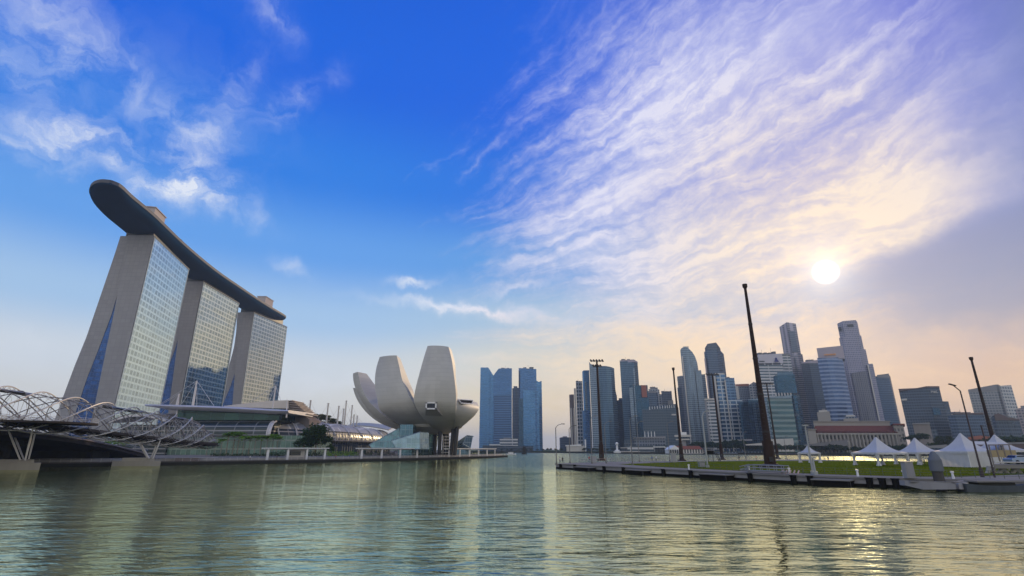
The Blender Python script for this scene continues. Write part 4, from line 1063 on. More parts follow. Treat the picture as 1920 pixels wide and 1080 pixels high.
def foot(pts, D, back):
    """plan corners from the front corners (px, py, dD), closed behind at distance back"""
    F_ = [W(px, py, D + dd) for px, py, dd in pts]
    l, r = F_[0], F_[-1]
    bl = W(pts[0][0], pts[0][1], D + pts[0][2]); 
    q = [(p.x, p.y) for p in F_]; zz = [p.z for p in F_]
    yb = D + back
    # side walls run back along the street grid, which points away from the bay
    sh = (l.x / l.y if l.x > 0 else r.x / r.y if r.x < 0 else 0)
    y1 = max(yb, r.y + 8); y2 = max(yb, l.y + 8)
    q += [(r.x + sh * (y1 - r.y), y1), (l.x + sh * (y2 - l.y), y2)]; zz += [zz[-1], zz[0]]
    return q, zz
def block(mb, pts, D, back=35, zb=2.0, mi=0, mtop=None, flat=False, fix=None):
    q, zz = foot(pts, D, back)
    if flat: zz = [sum(zz) / len(zz)] * len(zz)
    if fix is not None: zz = [fix] * len(zz)
    mb.prism(q, zb, zz, mi, mtop); return q, zz
def plant(root, px0, px1, py, D, h=5, back=14, mat=None, n=2):
    """lift rooms, tanks and dishes on a roof"""
    mb = MB(); z0 = zat(py, D) - .5; x0, x1 = xat(px0, py, D), xat(px1, py, D)
    for k in range(n):
        w = (x1 - x0) / n; xc = x0 + w * (k + .5); hh = h * random.uniform(.6, 1.1); mb.box((xc, D + back, z0 + hh / 2), (w * random.uniform(.45, .8), 8, hh))
        mb.cyl(xc + w * .2, D + back - 3, z0, z0 + hh * .6, 1.2, 1.2, 8)
    mb.tube([((x0 + x1) / 2, D + back, z0), ((x0 + x1) / 2, D + back, z0 + h * 2.1)], .2, 4)
    return part('roof_plant', mb, mat or M_ROOFTOP, root)
def tower(label, D, parts, name='office_tower', cat='skyscraper', plants=()):
    """parts: (part name, [(px, py, dD)...], materials, options)"""
    p0 = parts[0][1]; xm = xat((p0[0][0] + p0[-1][0]) / 2, p0[0][1], D)
    root = thing(name, label, cat, (xm, D, 2))
    for nm, pts, mats, opt in parts:
        o = dict(opt); zb = o.pop('zb', 2.0); dd = o.pop('D', D)
        if isinstance(zb, str): zb = zat(float(zb), dd)
        mb = MB(); block(mb, pts, dd, zb=zb, mtop=(len(mats) - 1 if isinstance(mats, list) and len(mats) > 1 else 0), **o); part(nm, mb, mats, root)
    for a in plants: plant(root, *a)
    return root
RT = M_ROOFTOP
# --- pair of deep blue towers left of the gap
r = tower('deep blue glass tower with a notched V top, leftmost tower across the water', 1300, [
    ('side_wing', [(901, 689, 6), (915.5, 689, 0), (925, 704, 0)], [B_DEEP2, RT], dict(back=40)),
    ('shaft', [(925, 704, -2), (935, 691, -2), (959.8, 690.5, -2)], [B_DEEP, RT], dict(back=45)),
    ('louvred_front', [(926.5, 742, -4), (958.5, 741, -4)], [B_BAND, RT], dict(back=6)),
    ('fin', [(918.5, 693, -3), (920, 696, -3)], [B_DEEP, RT], dict(back=10))], plants=((938, 957, 691, 1300, 5),))
tower('narrow grey blue tower squeezed between the two deep blue towers', 1420, [('shaft', [(960.5, 728, 0), (966, 727, 0), (972.5, 727, 4)], [G_SLATE, RT], dict(back=40)), ('roof_box', [(963, 724, 3), (970, 724, 3)], [G_SLATE, RT], dict(back=20, zb='728'))])
tower('deep blue glass tower with a stepped right shoulder, right of the notched one', 1320, [
    ('shaft', [(972.3, 690, 8), (975, 690, 0), (1005.6, 692, 0)], [B_DEEP, RT], dict(back=45)),
    ('shoulder', [(1005.6, 713, 1), (1010, 716, 1), (1015.6, 714, 5)], [B_DEEP2, RT], dict(back=40)),
    ('front_bay', [(981, 731, -5), (986, 731, -5), (1003, 732, -5)], [B_DEEP2, RT], dict(back=8)),
    ('lower_fin', [(972.5, 747, -4), (983, 747, -4)], [T_DEEP, RT], dict(back=8))], plants=((978, 1003, 691, 1320, 6),))
tower('low pale office block at the foot of the deep blue towers', 1000, [('body', [(937, 822.5, 0), (971, 822, 0)], [W_RIB, RT], dict(back=20)), ('roof_box', [(944, 820.5, 3), (958, 820.5, 3)], [M_MID, RT], dict(back=12, zb='823'))], 'low_block', 'building')
tower('low dark waterside shed row under the deep blue towers', 975, [('body', [(905, 835, 0), (1000, 836.5, 0)], [G_DARK, RT], dict(back=20)), ('canopy', [(918, 833, -3), (938, 833.5, -3)], [M_WHITE, RT], dict(back=8, zb='835'))], 'low_block', 'building')
# --- right group, left to right
tower('small blue grey block standing alone in the gap of bright sky', 1250, [('body', [(1049, 821, 0), (1052, 820, 0), (1070, 820, 3)], [G_SLATE, RT], dict(back=30)), ('roof_box', [(1055, 818, 4), (1063, 818, 4)], [M_MID, RT], dict(back=20, zb='821'))], 'low_block', 'building')
tower('slim brown capped tower at the left end of the right skyline', 1150, [('shaft', [(1067.2, 740, 2), (1071.5, 739.5, 0), (1076, 739.5, 0)], [M_BROWN, RT], dict(back=28)), ('pale_strip', [(1069.5, 765, -2), (1072, 765, -2)], [M_PALE, RT], dict(back=5)), ('pale_strip', [(1074.5, 765, -2), (1076, 765, -2)], [M_PALE, RT], dict(back=5))])
tower('slim tower with a white edge strip and a dark chequered front', 1120, [('edge_strip', [(1076, 728, 0), (1079.6, 728, 0)], [M_PALE, RT], dict(back=30)), ('shaft', [(1079.6, 715, 0), (1091.5, 714.5, 0)], [F('chequered wall', (.02, .035, .06), (.30, .33, .36), 7.5, 5.5, .3, .28, .5, .25, .9), RT], dict(back=35))], plants=((1081, 1090, 714.5, 1120, 3),))
tower('stepped blue glass tower just left of the spiked tower', 1060, [('shaft', [(1091.5, 697, 2), (1094, 694.5, 0), (1104.5, 694, 0)], [B_DEEP2, RT], dict(back=40)), ('pale_strip', [(1096, 716, -2), (1099.5, 716, -2)], [T_PALE, RT], dict(back=5)), ('annex', [(1092, 770, -3), (1104, 769, -3)], [B_DEEP, RT], dict(back=8))])
r = tower('broad glass tower with a bowed top and a pointed spike at its left edge', 1010, [
    ('left_face', [(1104.5, 678, 1), (1107, 682, 0), (1119, 687, -3)], [SAIL, RT], dict(back=40)),
    ('shaft', [(1119, 687.5, -3), (1127, 686, -8), (1136, 686.2, -10), (1145, 688, -8), (1151.5, 690.5, -2)], [T_TEAL, RT], dict(back=45)),
    ('pale_edge', [(1118.4, 700, -5), (1120.4, 700, -5)], [T_PALE, RT], dict(back=6)),
    ('right_step', [(1151, 712, 0), (1153.5, 738, 0), (1156.5, 741, 3)], [T_TEAL, RT], dict(back=36))])
tower('dark blue block half hidden right of the bowed tower', 1130, [('shaft', [(1156, 751, 0), (1168, 748.5, 0), (1172, 749, 2)], [T_DEEP, RT], dict(back=35)), ('roof_box', [(1160, 746.5, 4), (1167, 746.5, 4)], [G_DARK, RT], dict(back=20, zb='750'))])
tower('tall plain teal tower with a flat top, two faces showing', 1090, [('shaft', [(1162, 678, 6), (1188.2, 676, 0), (1195.4, 680.5, 10)], [T_TEAL, RT], dict(back=50)), ('crown', [(1161.8, 675.8, 6.5), (1188.2, 673.8, -.4), (1195.6, 678.4, 10.2)], [M_LILAC, RT], dict(back=46, zb='679')), ('corner_strip', [(1187, 690, -1), (1189.6, 690, -1)], [T_PALE, RT], dict(back=4))], plants=((1166, 1186, 675, 1090, 4),))
tower('teal slab tower with a red brown box on its roof corner', 1000, [('shaft', [(1180, 723, 3), (1184, 722.6, 0), (1214, 722, 0)], [T_DEEP, RT], dict(back=40)), ('left_bay', [(1179.6, 727, -3), (1186, 726, -3)], [T_PALE, RT], dict(back=6)), ('roof_box', [(1202, 722, -2), (1212, 722.4, -2)], [M_RUST, RT], dict(back=16, zb='745')), ('middle_fin', [(1188, 722, -2), (1190, 722, -2)], [T_PALE, RT], dict(back=4))], plants=((1188, 1200, 722.5, 1000, 4),))
tower('plain green grey block right of the teal slab tower', 1020, [('shaft', [(1214, 735.5, 0), (1230.5, 734.5, 0), (1233, 736, 4)], [G_SLATE, RT], dict(back=36)), ('parapet', [(1213.6, 733.5, -1), (1230.8, 732.5, -1)], [M_MID, RT], dict(back=30, zb='737'))])
tower('pale stepped tower behind the green grey block', 1180, [('shaft', [(1216, 729, 0), (1236, 730, 0)], [W_STRIP, RT], dict(back=30)), ('upper_step', [(1219, 725.8, 2), (1233, 726.5, 2)], [M_MID, RT], dict(back=22, zb='732')), ('right_wing', [(1229, 739, -3), (1241, 739, -3)], [W_STRIP, RT], dict(back=20))], plants=((1221, 1231, 726, 1180, 3),))
tower('pale block with a stepped roof right of the pale stepped tower', 1160, [('shaft', [(1240, 735, 0), (1249, 733.8, 0), (1259, 733, 0)], [G_GREY, RT], dict(back=30)), ('right_wing', [(1252, 751, -4), (1262, 750, -4)], [M_CREAM, RT], dict(back=16))], plants=((1243, 1256, 734, 1160, 4),))
r = tower('dark wide office block with a columned roof terrace, low in the middle of the skyline', 820, [
    ('shaft', [(1203.5, 768, 6), (1250.5, 765.5, 0), (1272, 764, 12)], [F('dark woven wall', (.026, .055, .085), (.06, .09, .12), 4, 3.6, .5, .3, .4, .4, .12), RT], dict(back=60)),
    ('penthouse', [(1216, 763, 12), (1250, 759.5, 6), (1270, 757, 16)], [G_DARK, RT], dict(back=50, zb='768'))])
mb = MB()
for k in range(11): mb.cyl(xat(1218 + k * 4.9, 766, 824), 824 + (0 if k < 7 else (k - 6) * 2), zat(768.5 - k * .35, 822), zat(762.5 - k * .4, 822), .5, .5, 6)
part('terrace_columns', mb, M_WHITE, r)
mb = MB(); mb.box((xat(1262, 779, 826), 824.5, zat(777.5, 826)), (8, .6, 2.2)); part('roof_sign', mb, M_PALE, r)
r = tower('low grey civic hall with four white flag masts on its roof', 690, [('body', [(1189, 822.5, 2), (1215, 820.5, 0), (1247, 819, 0)], [G_GREY, RT], dict(back=30)), ('left_wing', [(1170, 826, 3), (1190, 825, 3)], [G_DARK, RT], dict(back=24)), ('roof_slab', [(1187, 820.5, -2), (1215, 819.2, -2), (1248, 818, -2)], [M_MID, RT], dict(back=32, zb='822')), ('podium', [(1176, 836, -8), (1250, 835, -8)], [W_RIB, RT], dict(back=10))], 'civic_hall', 'building')
for px in (1209.5, 1216, 1222, 1228):
    mb = MB(); b = W(px, 821, 694); mb.tube([b, (b.x, b.y, zat(809, 694))], [.55, .35], 6); part('flag_mast', mb, M_WHITE, r)
r = tower('low waterside pavilion with a white slab on dark columns below the civic hall', 640, [('slab', [(1225, 837.5, 0), (1247, 837, 0)], [M_WHITE, RT], dict(back=10, zb='839')), ('glass_room', [(1227, 839, 3), (1245, 839, 3)], [G_DARK, RT], dict(back=8))], 'pavilion', 'pavilion')
mb = MB()
for k in range(5): mb.cyl(xat(1226 + k * 5, 842, 641), 641, 2, zat(838.8, 641), .35, .35, 6)
part('columns', mb, M_STEEL, r)
tower('flat waterside deck with white roof edges left of the civic hall', 690, [('body', [(1165, 840.5, 0), (1192, 839, 0)], [G_DARK, RT], dict(back=14)), ('roof', [(1163, 839.2, -2), (1193, 837.8, -2)], [M_PALE, RT], dict(back=18, zb='840.4')), ('deck', [(1150, 846.3, -14), (1200, 846, -14)], [M_PALE, RT], dict(back=8))], 'waterside_restaurant', 'building')
c = Vector((xat(1157.2, 845, 672), 672, 0)); root = thing('water_fountain_statue', 'small white statue on a tall pedestal with a round basin at the far water edge', 'statue', (c.x, c.y, 0))
mb = MB(); mb.lathe(c.x, c.y, [(4.4, 1), (4.6, 3.2), (3.0, 3.4), (3.0, 4.4), (1.6, 4.6)], 16); part('basin', mb, M_WHITE, root)
mb = MB(); mb.lathe(c.x, c.y, [(1.5, 4.4), (1.2, 6.5), (1.35, 8.5), (1.0, 10)], 10); part('pedestal', mb, M_WHITE, root)
mb = MB(); mb.lathe(c.x, c.y, [(1.0, 10), (1.9, 11), (2.1, 12.2), (1.4, 13.4), (.4, 14)], 10); part('figure', mb, M_WHITE, root)
r = tower('tall round topped pale teal tower with a curved shoulder', 1040, [
    ('shaft', [(1275.5, 657, 4), (1277, 653.5, 2), (1281, 651, 0), (1286, 650.2, -3), (1292, 654, -4), (1298, 660, -3), (1303, 668, -1), (1307, 679, 1), (1309, 690, 4)], [SAIL, RT], dict(back=34)),
    ('right_wing', [(1303.6, 695, -4), (1314.6, 694, -2)], [T_PALE, RT], dict(back=34)), ('lower_wing', [(1314, 702, 0), (1322, 701.5, 4)], [T_PALE, RT], dict(back=30)),
    ('pale_edge', [(1278.2, 668, -3), (1280.4, 668, -3.5)], [M_PALE, RT], dict(back=4)), ('crown_frame', [(1280.8, 649.5, 6), (1291, 649.6, 6)], [M_PALE, RT], dict(back=3, zb='652'))])
tower('dim grey sliver of a tower at the left edge of the round topped tower', 1150, [('shaft', [(1269.5, 706, 0), (1276, 704.5, 0), (1294, 705, 3)], [G_GREY, RT], dict(back=30)), ('left_part', [(1270, 727, -3), (1277, 726, -3)], [G_SLATE, RT], dict(back=8))])
tower('tall dark tower with chamfered top corners', 1150, [('shaft', [(1320, 660, 10), (1325.5, 657, 0), (1344, 655, 0), (1351.5, 658, 8), (1357, 664, 14)], [G_SLATE, RT], dict(back=50)), ('crown', [(1321.5, 653, 11), (1326.5, 644.5, 3), (1342.5, 642.2, 3), (1350.5, 653, 10)], [F('dark crown', (.04, .06, .09), (.09, .10, .12), 4, 3, .2, .1, .6, .25, .1), RT], dict(back=40, zb='659')), ('side_fin', [(1320.4, 672, 4), (1323, 671, 2)], [M_LILAC, RT], dict(back=8))])
r = tower('blue glass tower overlaid with a white grid, lower right wing wider', 900, [
    ('shaft', [(1338.5, 703, 3), (1343, 702, 0), (1359, 701.5, 0)], [W_GRID, RT], dict(back=34)), ('right_wing', [(1359, 708.5, 1), (1376.5, 708.5, 3)], [F('blue banded glass', (.04, .11, .22), (.13, .22, .32), 5, 8, .34, .1, .6, .22, .2), RT], dict(back=34)),
    ('wide_base', [(1349, 752, -3), (1391.5, 748.5, -2)], [W_GRID, RT], dict(back=34)), ('white_fin', [(1338.2, 705, -4), (1341.2, 705, -4)], [M_PALE, RT], dict(back=5)), ('white_fin', [(1358, 712, -4), (1360.4, 712, -4)], [M_PALE, RT], dict(back=5)), ('roof_frame', [(1340, 699.8, 4), (1358, 699.5, 4)], [M_PALE, RT], dict(back=2, zb='702.5'))], plants=((1362, 1374, 708.5, 900, 4),))
tower('grey block with fine white ribs left of the white grid tower', 880, [('shaft', [(1321, 750, 0), (1340, 748.5, 0)], [W_RIB, RT], dict(back=34)), ('end_wall', [(1320.6, 749, -1), (1324.5, 748.6, -1)], [M_MID, RT], dict(back=30)), ('parapet', [(1320.5, 747.5, -2), (1340.2, 746.2, -2)], [M_PALE, RT], dict(back=30, zb='750'))])
tower('reddish grey block with a sloping gable at its right end, behind the twin teal blocks', 1000, [('shaft', [(1379, 722.5, 0), (1392, 721.5, 0), (1404, 721, 0)], [G_GREY, RT], dict(back=30)), ('upper_band', [(1378.5, 720.5, -1), (1404, 719.5, -1)], [M_RUST, RT], dict(back=28, zb='724')), ('gable', [(1404, 722, -1), (1413, 716, -1), (1418, 718, 2)], [W_STRIP, RT], dict(back=26)), ('left_white', [(1378.5, 724, -3), (1384, 724, -3)], [M_PALE, RT], dict(back=10))])
tower('dark teal block, left one of a pair behind the tallest mast', 860, [('shaft', [(1384, 754.5, 4), (1388, 754, 0), (1403, 752, 0)], [T_DEEP, RT], dict(back=34)), ('parapet', [(1386, 753, -1), (1403, 751, -1)], [T_TEAL, RT], dict(back=28, zb='755'))])
tower('dark teal block with a pale rim, right one of a pair behind the tallest mast', 850, [('shaft', [(1402, 751, 0), (1425, 748.8, 0)], [T_DEEP, RT], dict(back=34)), ('rim', [(1401.6, 748.6, -1), (1425.4, 746.6, -1)], [T_PALE, RT], dict(back=32, zb='750.6')), ('centre_strip', [(1411, 756, -2), (1416, 756, -2)], [T_TEAL, RT], dict(back=4))])
r = tower('white tower with fine horizontal stripes and a dark band under its roof', 960, [
    ('shaft', [(1417.5, 681, 4), (1422, 680, 0), (1466, 677.5, 0)], [W_RIB, RT], dict(back=40)), ('crown', [(1417.3, 666.5, 3.6), (1422, 665, -.5), (1466, 662.8, -.5)], [plain('white cladding', (.50, .48, .52), .6, var=.05), RT], dict(back=38, zb='681')),
    ('dark_band', [(1422.5, 681.5, -1.5), (1432.5, 681, -1.5)], [M_DARKGLASS, RT], dict(back=3, zb='684.5')), ('dark_band', [(1435, 681, -1.5), (1447, 680.5, -1.5)], [M_DARKGLASS, RT], dict(back=3, zb='684')), ('dark_band', [(1449.5, 680.5, -1.5), (1463, 680, -1.5)], [M_DARKGLASS, RT], dict(back=3, zb='683.5')), ('dark_band', [(1423, 676.5, -1.5), (1433.5, 676.5, -1.5)], [M_DARKGLASS, RT], dict(back=3, zb='678.5'))], plants=((1426, 1446, 665, 960, 6), (1444, 1462, 664, 960, 7)))
NAVY = plain('navy sign', (.02, .03, .16), .5); mb = MB(); lx, lz = xat(1456, 675, 957), zat(675, 957)
mb.lathe(lx, 957.5, [(.2, lz + 1.2), (1.5, lz + 2.0), (1.7, lz + 3.2), (.9, lz + 4.4), (.1, lz + 4.8)], 10); mb.prism([(lx - 3.6, 957), (lx + 3.6, 957), (lx + 3.6, 958), (lx - 3.6, 958)], lz - 3.4, lz - 1.2)
mb.prism([(lx - 2.2, 957), (lx + 2.6, 957), (lx + 2.6, 958), (lx - 2.2, 958)], lz - 1.2, lz + 1.2); part('logo', mb, NAVY, r)
tower('grey louvred tower wedged between the white striped tower and the slender one', 1000, [('shaft', [(1462.5, 665, 0), (1481, 664, 0)], [W_RIB, RT], dict(back=36)), ('roof_edge', [(1462, 663, -1), (1481.4, 662, -1)], [M_MID, RT], dict(back=30, zb='666'))])
r = tower('dark teal glass block raised on white columns above a green banded block', 840, [('shaft', [(1449.5, 706, 3), (1454, 703.8, 0), (1489.5, 702, 0)], [T_DEEP, RT], dict(back=40, zb='737')), ('core', [(1456, 736, 8), (1487, 735, 8)], [T_DEEP, RT], dict(back=30)), ('upper_pane', [(1457, 698, 6), (1486, 697, 6)], [T_TEAL, RT], dict(back=26, zb='705'))])
mb = MB()
for k in range(6): mb.box((xat(1455 + k * 5.6, 740, 839), 839.5, (zat(746, 839) + zat(736.5, 839)) / 2), (1.7, 1.7, zat(736.5, 839) - zat(746, 839)))
part('columns', mb, M_PALE, r)
tower('green and white banded office block with a flat top, low right of the tallest mast', 790, [('shaft', [(1432.5, 748, 4), (1438, 746.5, 0), (1483.5, 743.5, 0)], [GR_BAND, RT], dict(back=40)), ('parapet', [(1437.6, 744, -1), (1483.8, 741.2, -1)], [T_PALE, RT], dict(back=34, zb='747')), ('stair_tower', [(1432.3, 747, 1), (1437.2, 746.5, -1.5)], [T_PALE, RT], dict(back=10)), ('base', [(1432, 824, -6), (1487, 822, -6)], [M_PALE, RT], dict(back=10))])
tower('dark blue curved tower with a pinched waist right of the green banded block', 800, [('shaft', [(1484, 742, 2), (1487, 741, 0), (1493, 740, -2), (1499, 741, 2)], [T_DEEP, RT], dict(back=26)), ('waist_ring', [(1488, 776, -1), (1493, 776, -3), (1500.5, 776, -1)], [G_DARK, RT], dict(back=24, zb='780'))], 'office_tower', 'skyscraper')
r = tower('slender ribbed tower with a slanting chisel top, tallest left of the blue banded tower', 1120, [
    ('left_shaft', [(1461.3, 613, 12), (1475, 604, 0)], [F('slit windows', (.07, .08, .11), (.34, .32, .39), 4.2, 8, .3, .5, .5, .3, .15), RT], dict(back=40)),
    ('shaft', [(1475, 604, 0), (1492.2, 607, 6)], [F('pale chisel front', (.08, .09, .12), (.40, .38, .45), 4.2, 18, .34, .5, .5, .3, .2), RT], dict(back=40)),
    ('lower_shaft', [(1480, 668, -4), (1496, 664, -4), (1504.5, 664, 6)], [OUB, RT], dict(back=40)),
    ('window_panel', [(1479, 620, -1.5), (1490, 621, 2.5)], [G_GREY, RT], dict(back=8, zb='660')),
    ('window_panel', [(1489, 670, -5.5), (1502, 670, 2.5)], [G_GREY, RT], dict(back=8, zb='708')), ('window_panel', [(1493, 716, -5.5), (1508, 716, 2.5)], [G_GREY, RT], dict(back=8, zb='752')), ('window_panel', [(1500, 762, -5.5), (1515, 762, 2.5)], [G_GREY, RT], dict(back=8, zb='800'))])
tower('dark slate tower with a pale violet roof edge behind the blue banded tower', 1060, [('shaft', [(1502, 682, 4), (1517, 679.5, 0), (1537, 676.5, 0)], [G_DARK, RT], dict(back=44)), ('roof_edge', [(1502, 679.5, 3.5), (1517, 677, -.6), (1537, 674, -.6)], [M_LILAC, RT], dict(back=40, zb='681'))], plants=((1518, 1532, 676, 1060, 4),))
r = tower('blue banded tower with a bowed front and a violet sign storey with orange lettering strip', 960, [
    ('shaft', [(1532, 671, 6), (1540, 671, 1), (1550, 670.8, -2), (1560, 670.5, -3), (1570, 670, -1), (1579, 669.5, 4)], [BL_BAND, RT], dict(back=36)),
    ('sign_storey', [(1531, 653, 5), (1545, 651.5, 0), (1560, 650, -2), (1579.5, 648, 3)], [M_LILAC, RT], dict(back=34, zb='672'))])
mb = MB(); 
for k in range(9): mb.box((xat(1546 + k * 2.5, 664, 957), 957.2, zat(665.2 - k * .12, 957)), (1.9, .6, 2.2 + (k % 3) * .7))
part('sign_letters', mb, plain('orange letters', (.62, .28, .08), .5), r)
r = tower('tallest pale granite tower with a faceted top that steps out on its right side', 1080, [
    ('upper_shaft', [(1569.6, 607, 10), (1580, 602, 0), (1604.5, 600, 0), (1607.5, 604, 8)], [UOB, RT], dict(back=50)),
    ('second_step', [(1573, 634, 4), (1581, 632, -2), (1606, 629, -2), (1614.5, 629, 6)], [UOB, RT], dict(back=56)),
    ('third_step', [(1576, 664, 2), (1584, 660, -5), (1612, 655, -5), (1623, 655, 5)], [UOB, RT], dict(back=60)),
    ('lower_bay', [(1597, 699, -8), (1612, 697, -10), (1624, 696, -8)], [F('dark vertical bay', (.05, .06, .09), (.17, .17, .19), 4.4, 4, .25, .5, .5, .3, .15), RT], dict(back=20)),
    ('right_step', [(1620, 682, -2), (1636.5, 682, 6)], [UOB, RT], dict(back=50)), ('right_strip', [(1626, 684, -3.5), (1628.5, 684, -3.5)], [M_PALE, RT], dict(back=6)),
    ('window_slot', [(1588, 608.5, -1.2), (1600, 607.5, -1.2)], [M_DARKGLASS, RT], dict(back=4, zb='613')), ('window_slot', [(1571.5, 614, 5), (1576, 612.5, 1)], [M_DARKGLASS, RT], dict(back=4, zb='619'))])
tower('dim grey tower with a stepped cap right of the tallest granite tower', 1180, [('shaft', [(1630, 707, 0), (1666, 703, 0), (1669, 705, 6)], [G_SLATE, RT], dict(back=40)), ('cap', [(1644, 703, -1), (1666.4, 700.5, -1)], [M_MID, RT], dict(back=30, zb='708')), ('corner_box', [(1661, 701, -1.5), (1666.5, 700.4, -1.5)], [M_MID, RT], dict(back=8, zb='704'))])
# --- long colonnaded building with a red roof
def colonnade():
    sk = .64                                                         # the plan is skewed: its side walls run away from the bay
    D = 520; root = thing('colonnaded_hotel', 'long low stone building with a red tiled roof and a row of columns', 'building', (xat(1600, 830, D), D, 2))
    z = lambda py: zat(py, D); x = lambda px, py=815: xat(px, py, D)
    mb = MB(); mb.prism([(x(1522), D), (x(1682), D), (x(1682) + sk * 60, D + 60), (x(1522) + sk * 60, D + 60)], 2, z(815)); part('body', mb, F('stone window wall', (.05, .05, .05), (.26, .245, .22), 6, 4, .45, .5, .2, .4, .2), root)
    mb = MB(); mb.prism([(x(1519), D - 2), (x(1686), D - 2), (x(1686) + sk * 60, D + 60), (x(1519) + sk * 60, D + 60)], z(815.2), z(812)); part('cornice', mb, M_CREAM, root)
    mb = MB(); a, b = x(1524), x(1683)
    mb.add([(a, D - 1, z(812)), (b, D - 1, z(812)), (b + 6, D + 14, z(797)), (a + 12, D + 14, z(797)), (b + 29, D + 50, z(797)), (a + 35, D + 50, z(797))], [[0, 1, 2, 3], [3, 2, 4, 5]])
    n = 34
    for k in range(n):
        xx = lerp(a, b, k / n); w = (b - a) / n
        mb.add([(xx, D - 1.4, z(811.4)), (xx + w * .5, D - 1.5, z(809.4)), (xx + w, D - 1.4, z(811.4)), (xx + w * .5, D + 6, z(806))], [[0, 1, 3], [1, 2, 3]])
    part('red_roof', mb, plain('red clay tiles', (.16, .058, .046), .8, var=.3, scale=.3), root)
    mb = MB(); mb.prism([(x(1528) + 9, D + 15), (x(1676) + 9, D + 15), (x(1676) + sk * 50, D + 50), (x(1528) + sk * 50, D + 50)], z(801), z(789)); mb.prism([(x(1527) + 9, D + 14), (x(1677) + 9, D + 14), (x(1677) + sk * 51, D + 51), (x(1527) + sk * 51, D + 51)], z(789.2), z(787.6)); part('attic', mb, M_CREAM, root)
    for px in range(1526, 1682, 7):
        mb = MB(); mb.cyl(x(px, 825), D - 1.2, 2, z(815), .9, .8, 10); part('column', mb, M_CREAM, root)
    mb = MB(); mb.prism([(x(1512), D - 3), (x(1527), D - 3), (x(1527) + sk * 40, D + 40), (x(1512) + sk * 40, D + 40)], 2, z(806)); mb.prism([(x(1511), D - 4), (x(1528), D - 4), (x(1528) + sk * 41, D + 41), (x(1511) + sk * 41, D + 41)], z(806), z(804.5)); part('end_block', mb, M_CREAM, root)
    mb = MB(); mb.prism([(x(1680), D + 1), (x(1706), D + 6), (x(1706) + sk * 45, D + 45), (x(1680) + sk * 40, D + 40)], 2, z(797)); part('right_wing', mb, F('right wing wall', (.06, .06, .06), (.23, .21, .19), 5, 5, .45, .45, .2, .4, .2), root)
    mb = MB(); mb.prism([(x(1679), D), (x(1708), D + 5), (x(1708) + sk * 46, D + 46), (x(1679) + sk * 41, D + 41)], z(797), z(794)); part('wing_roof', mb, plain('red clay tiles', (.24, .075, .055), .8), root)
colonnade()
tower('small pale block with a stepped top at the foot of the blue banded tower', 640, [('body', [(1531.5, 773, 0), (1555, 771, 0)], [M_CREAM, RT], dict(back=20)), ('upper_box', [(1535, 769.5, 2), (1551, 769, 2)], [M_PALE, RT], dict(back=12, zb='773')), ('vent', [(1541, 766.5, 3), (1547, 766.5, 3)], [M_MID, RT], dict(back=5, zb='770'))], 'low_block', 'building')
tower('pale rooftop lantern with tiers showing above the red roof', 590, [('lower_tier', [(1581, 785, 0), (1609, 784, 0)], [M_CREAM, RT], dict(back=16)), ('upper_tier', [(1584, 781, 2), (1605, 780.5, 2)], [G_GREY, RT], dict(back=10, zb='785')), ('lantern_roof', [(1586, 778.5, 3), (1603, 778, 3)], [M_PALE, RT], dict(back=7, zb='781'))], 'low_block', 'building')
# --- right end
r = tower('dark angular office block with a sloping roofline and a stepped right shoulder', 760, [
    ('shaft', [(1686, 735.5, 14), (1737.5, 725.6, 0), (1760.8, 725.6, 0)], [G_DARK, RT], dict(back=60)), ('roof_edge', [(1685.6, 734, 13.6), (1737.5, 724, -.6), (1761, 724, -.6)], [M_BROWN, RT], dict(back=50, zb='727')),
    ('shoulder', [(1760.5, 752.5, 0), (1778, 752.5, 4)], [G_DARK, RT], dict(back=50)), ('window_bay', [(1748, 765, -2), (1761, 764.5, -2)], [T_DEEP, RT], dict(back=5, zb='778')), ('pale_sign', [(1690, 748, 11), (1700, 747, 8)], [M_PALE, RT], dict(back=14, zb='749.6'))])
def letter(mb, ch, x, y, z, h):
    w = h * .7; t = h * .2
    bars = {'P': [(0, .5, t, h), (.5, .9, w, t), (.5, .5, w, t), (.95, .7, t, h * .5)], 'W': [(0, .5, t, h), (.5, .4, t, h * .7), (1, .5, t, h), (.5, .08, w, t)], 'C': [(0, .5, t, h), (.5, .92, w, t), (.5, .08, w, t)]}[ch]
    for u, v, sx, sz in bars: mb.box((x + u * w, y, z + v * h), (sx, .4, sz))
mb = MB()
for k, ch in enumerate('PWC'): letter(mb, ch, xat(1746.5 + k * 4.4, 735, 758.5), 758.6, zat(736.6, 758.5), 3.0)
part('sign_letters', mb, M_PALE, r)
tower('long dark flat roofed slab between the two right office blocks', 700, [('body', [(1777, 780, 6), (1790, 776.5, 0), (1843, 774.5, 0)], [G_SLATE, RT], dict(back=40)), ('roof_edge', [(1786, 775.5, -1), (1843.5, 773.4, -1)], [M_BROWN, RT], dict(back=34, zb='777'))], 'office_block', 'building', plants=((1800, 1835, 775, 700, 3),))
r = tower('grey slab tower with a balconied right side, far right', 820, [('shaft', [(1815, 732, 10), (1866, 722.6, 0), (1872, 722, 0)], [F('pale grey slab', (.10, .12, .14), (.25, .26, .28), 4, 4, .35, .25, .4, .35, .15), RT], dict(back=40)), ('balcony_side', [(1872, 723.5, 1), (1896, 722, 10)], [W_STRIP, RT], dict(back=40)), ('edge_fin', [(1871, 722, -2), (1874.5, 722, -2)], [M_MID, RT], dict(back=6)), ('roof_edge', [(1815, 730.6, 9.6), (1866, 721, -.6), (1872, 720.6, -.6)], [M_MID, RT], dict(back=30, zb='733'))])
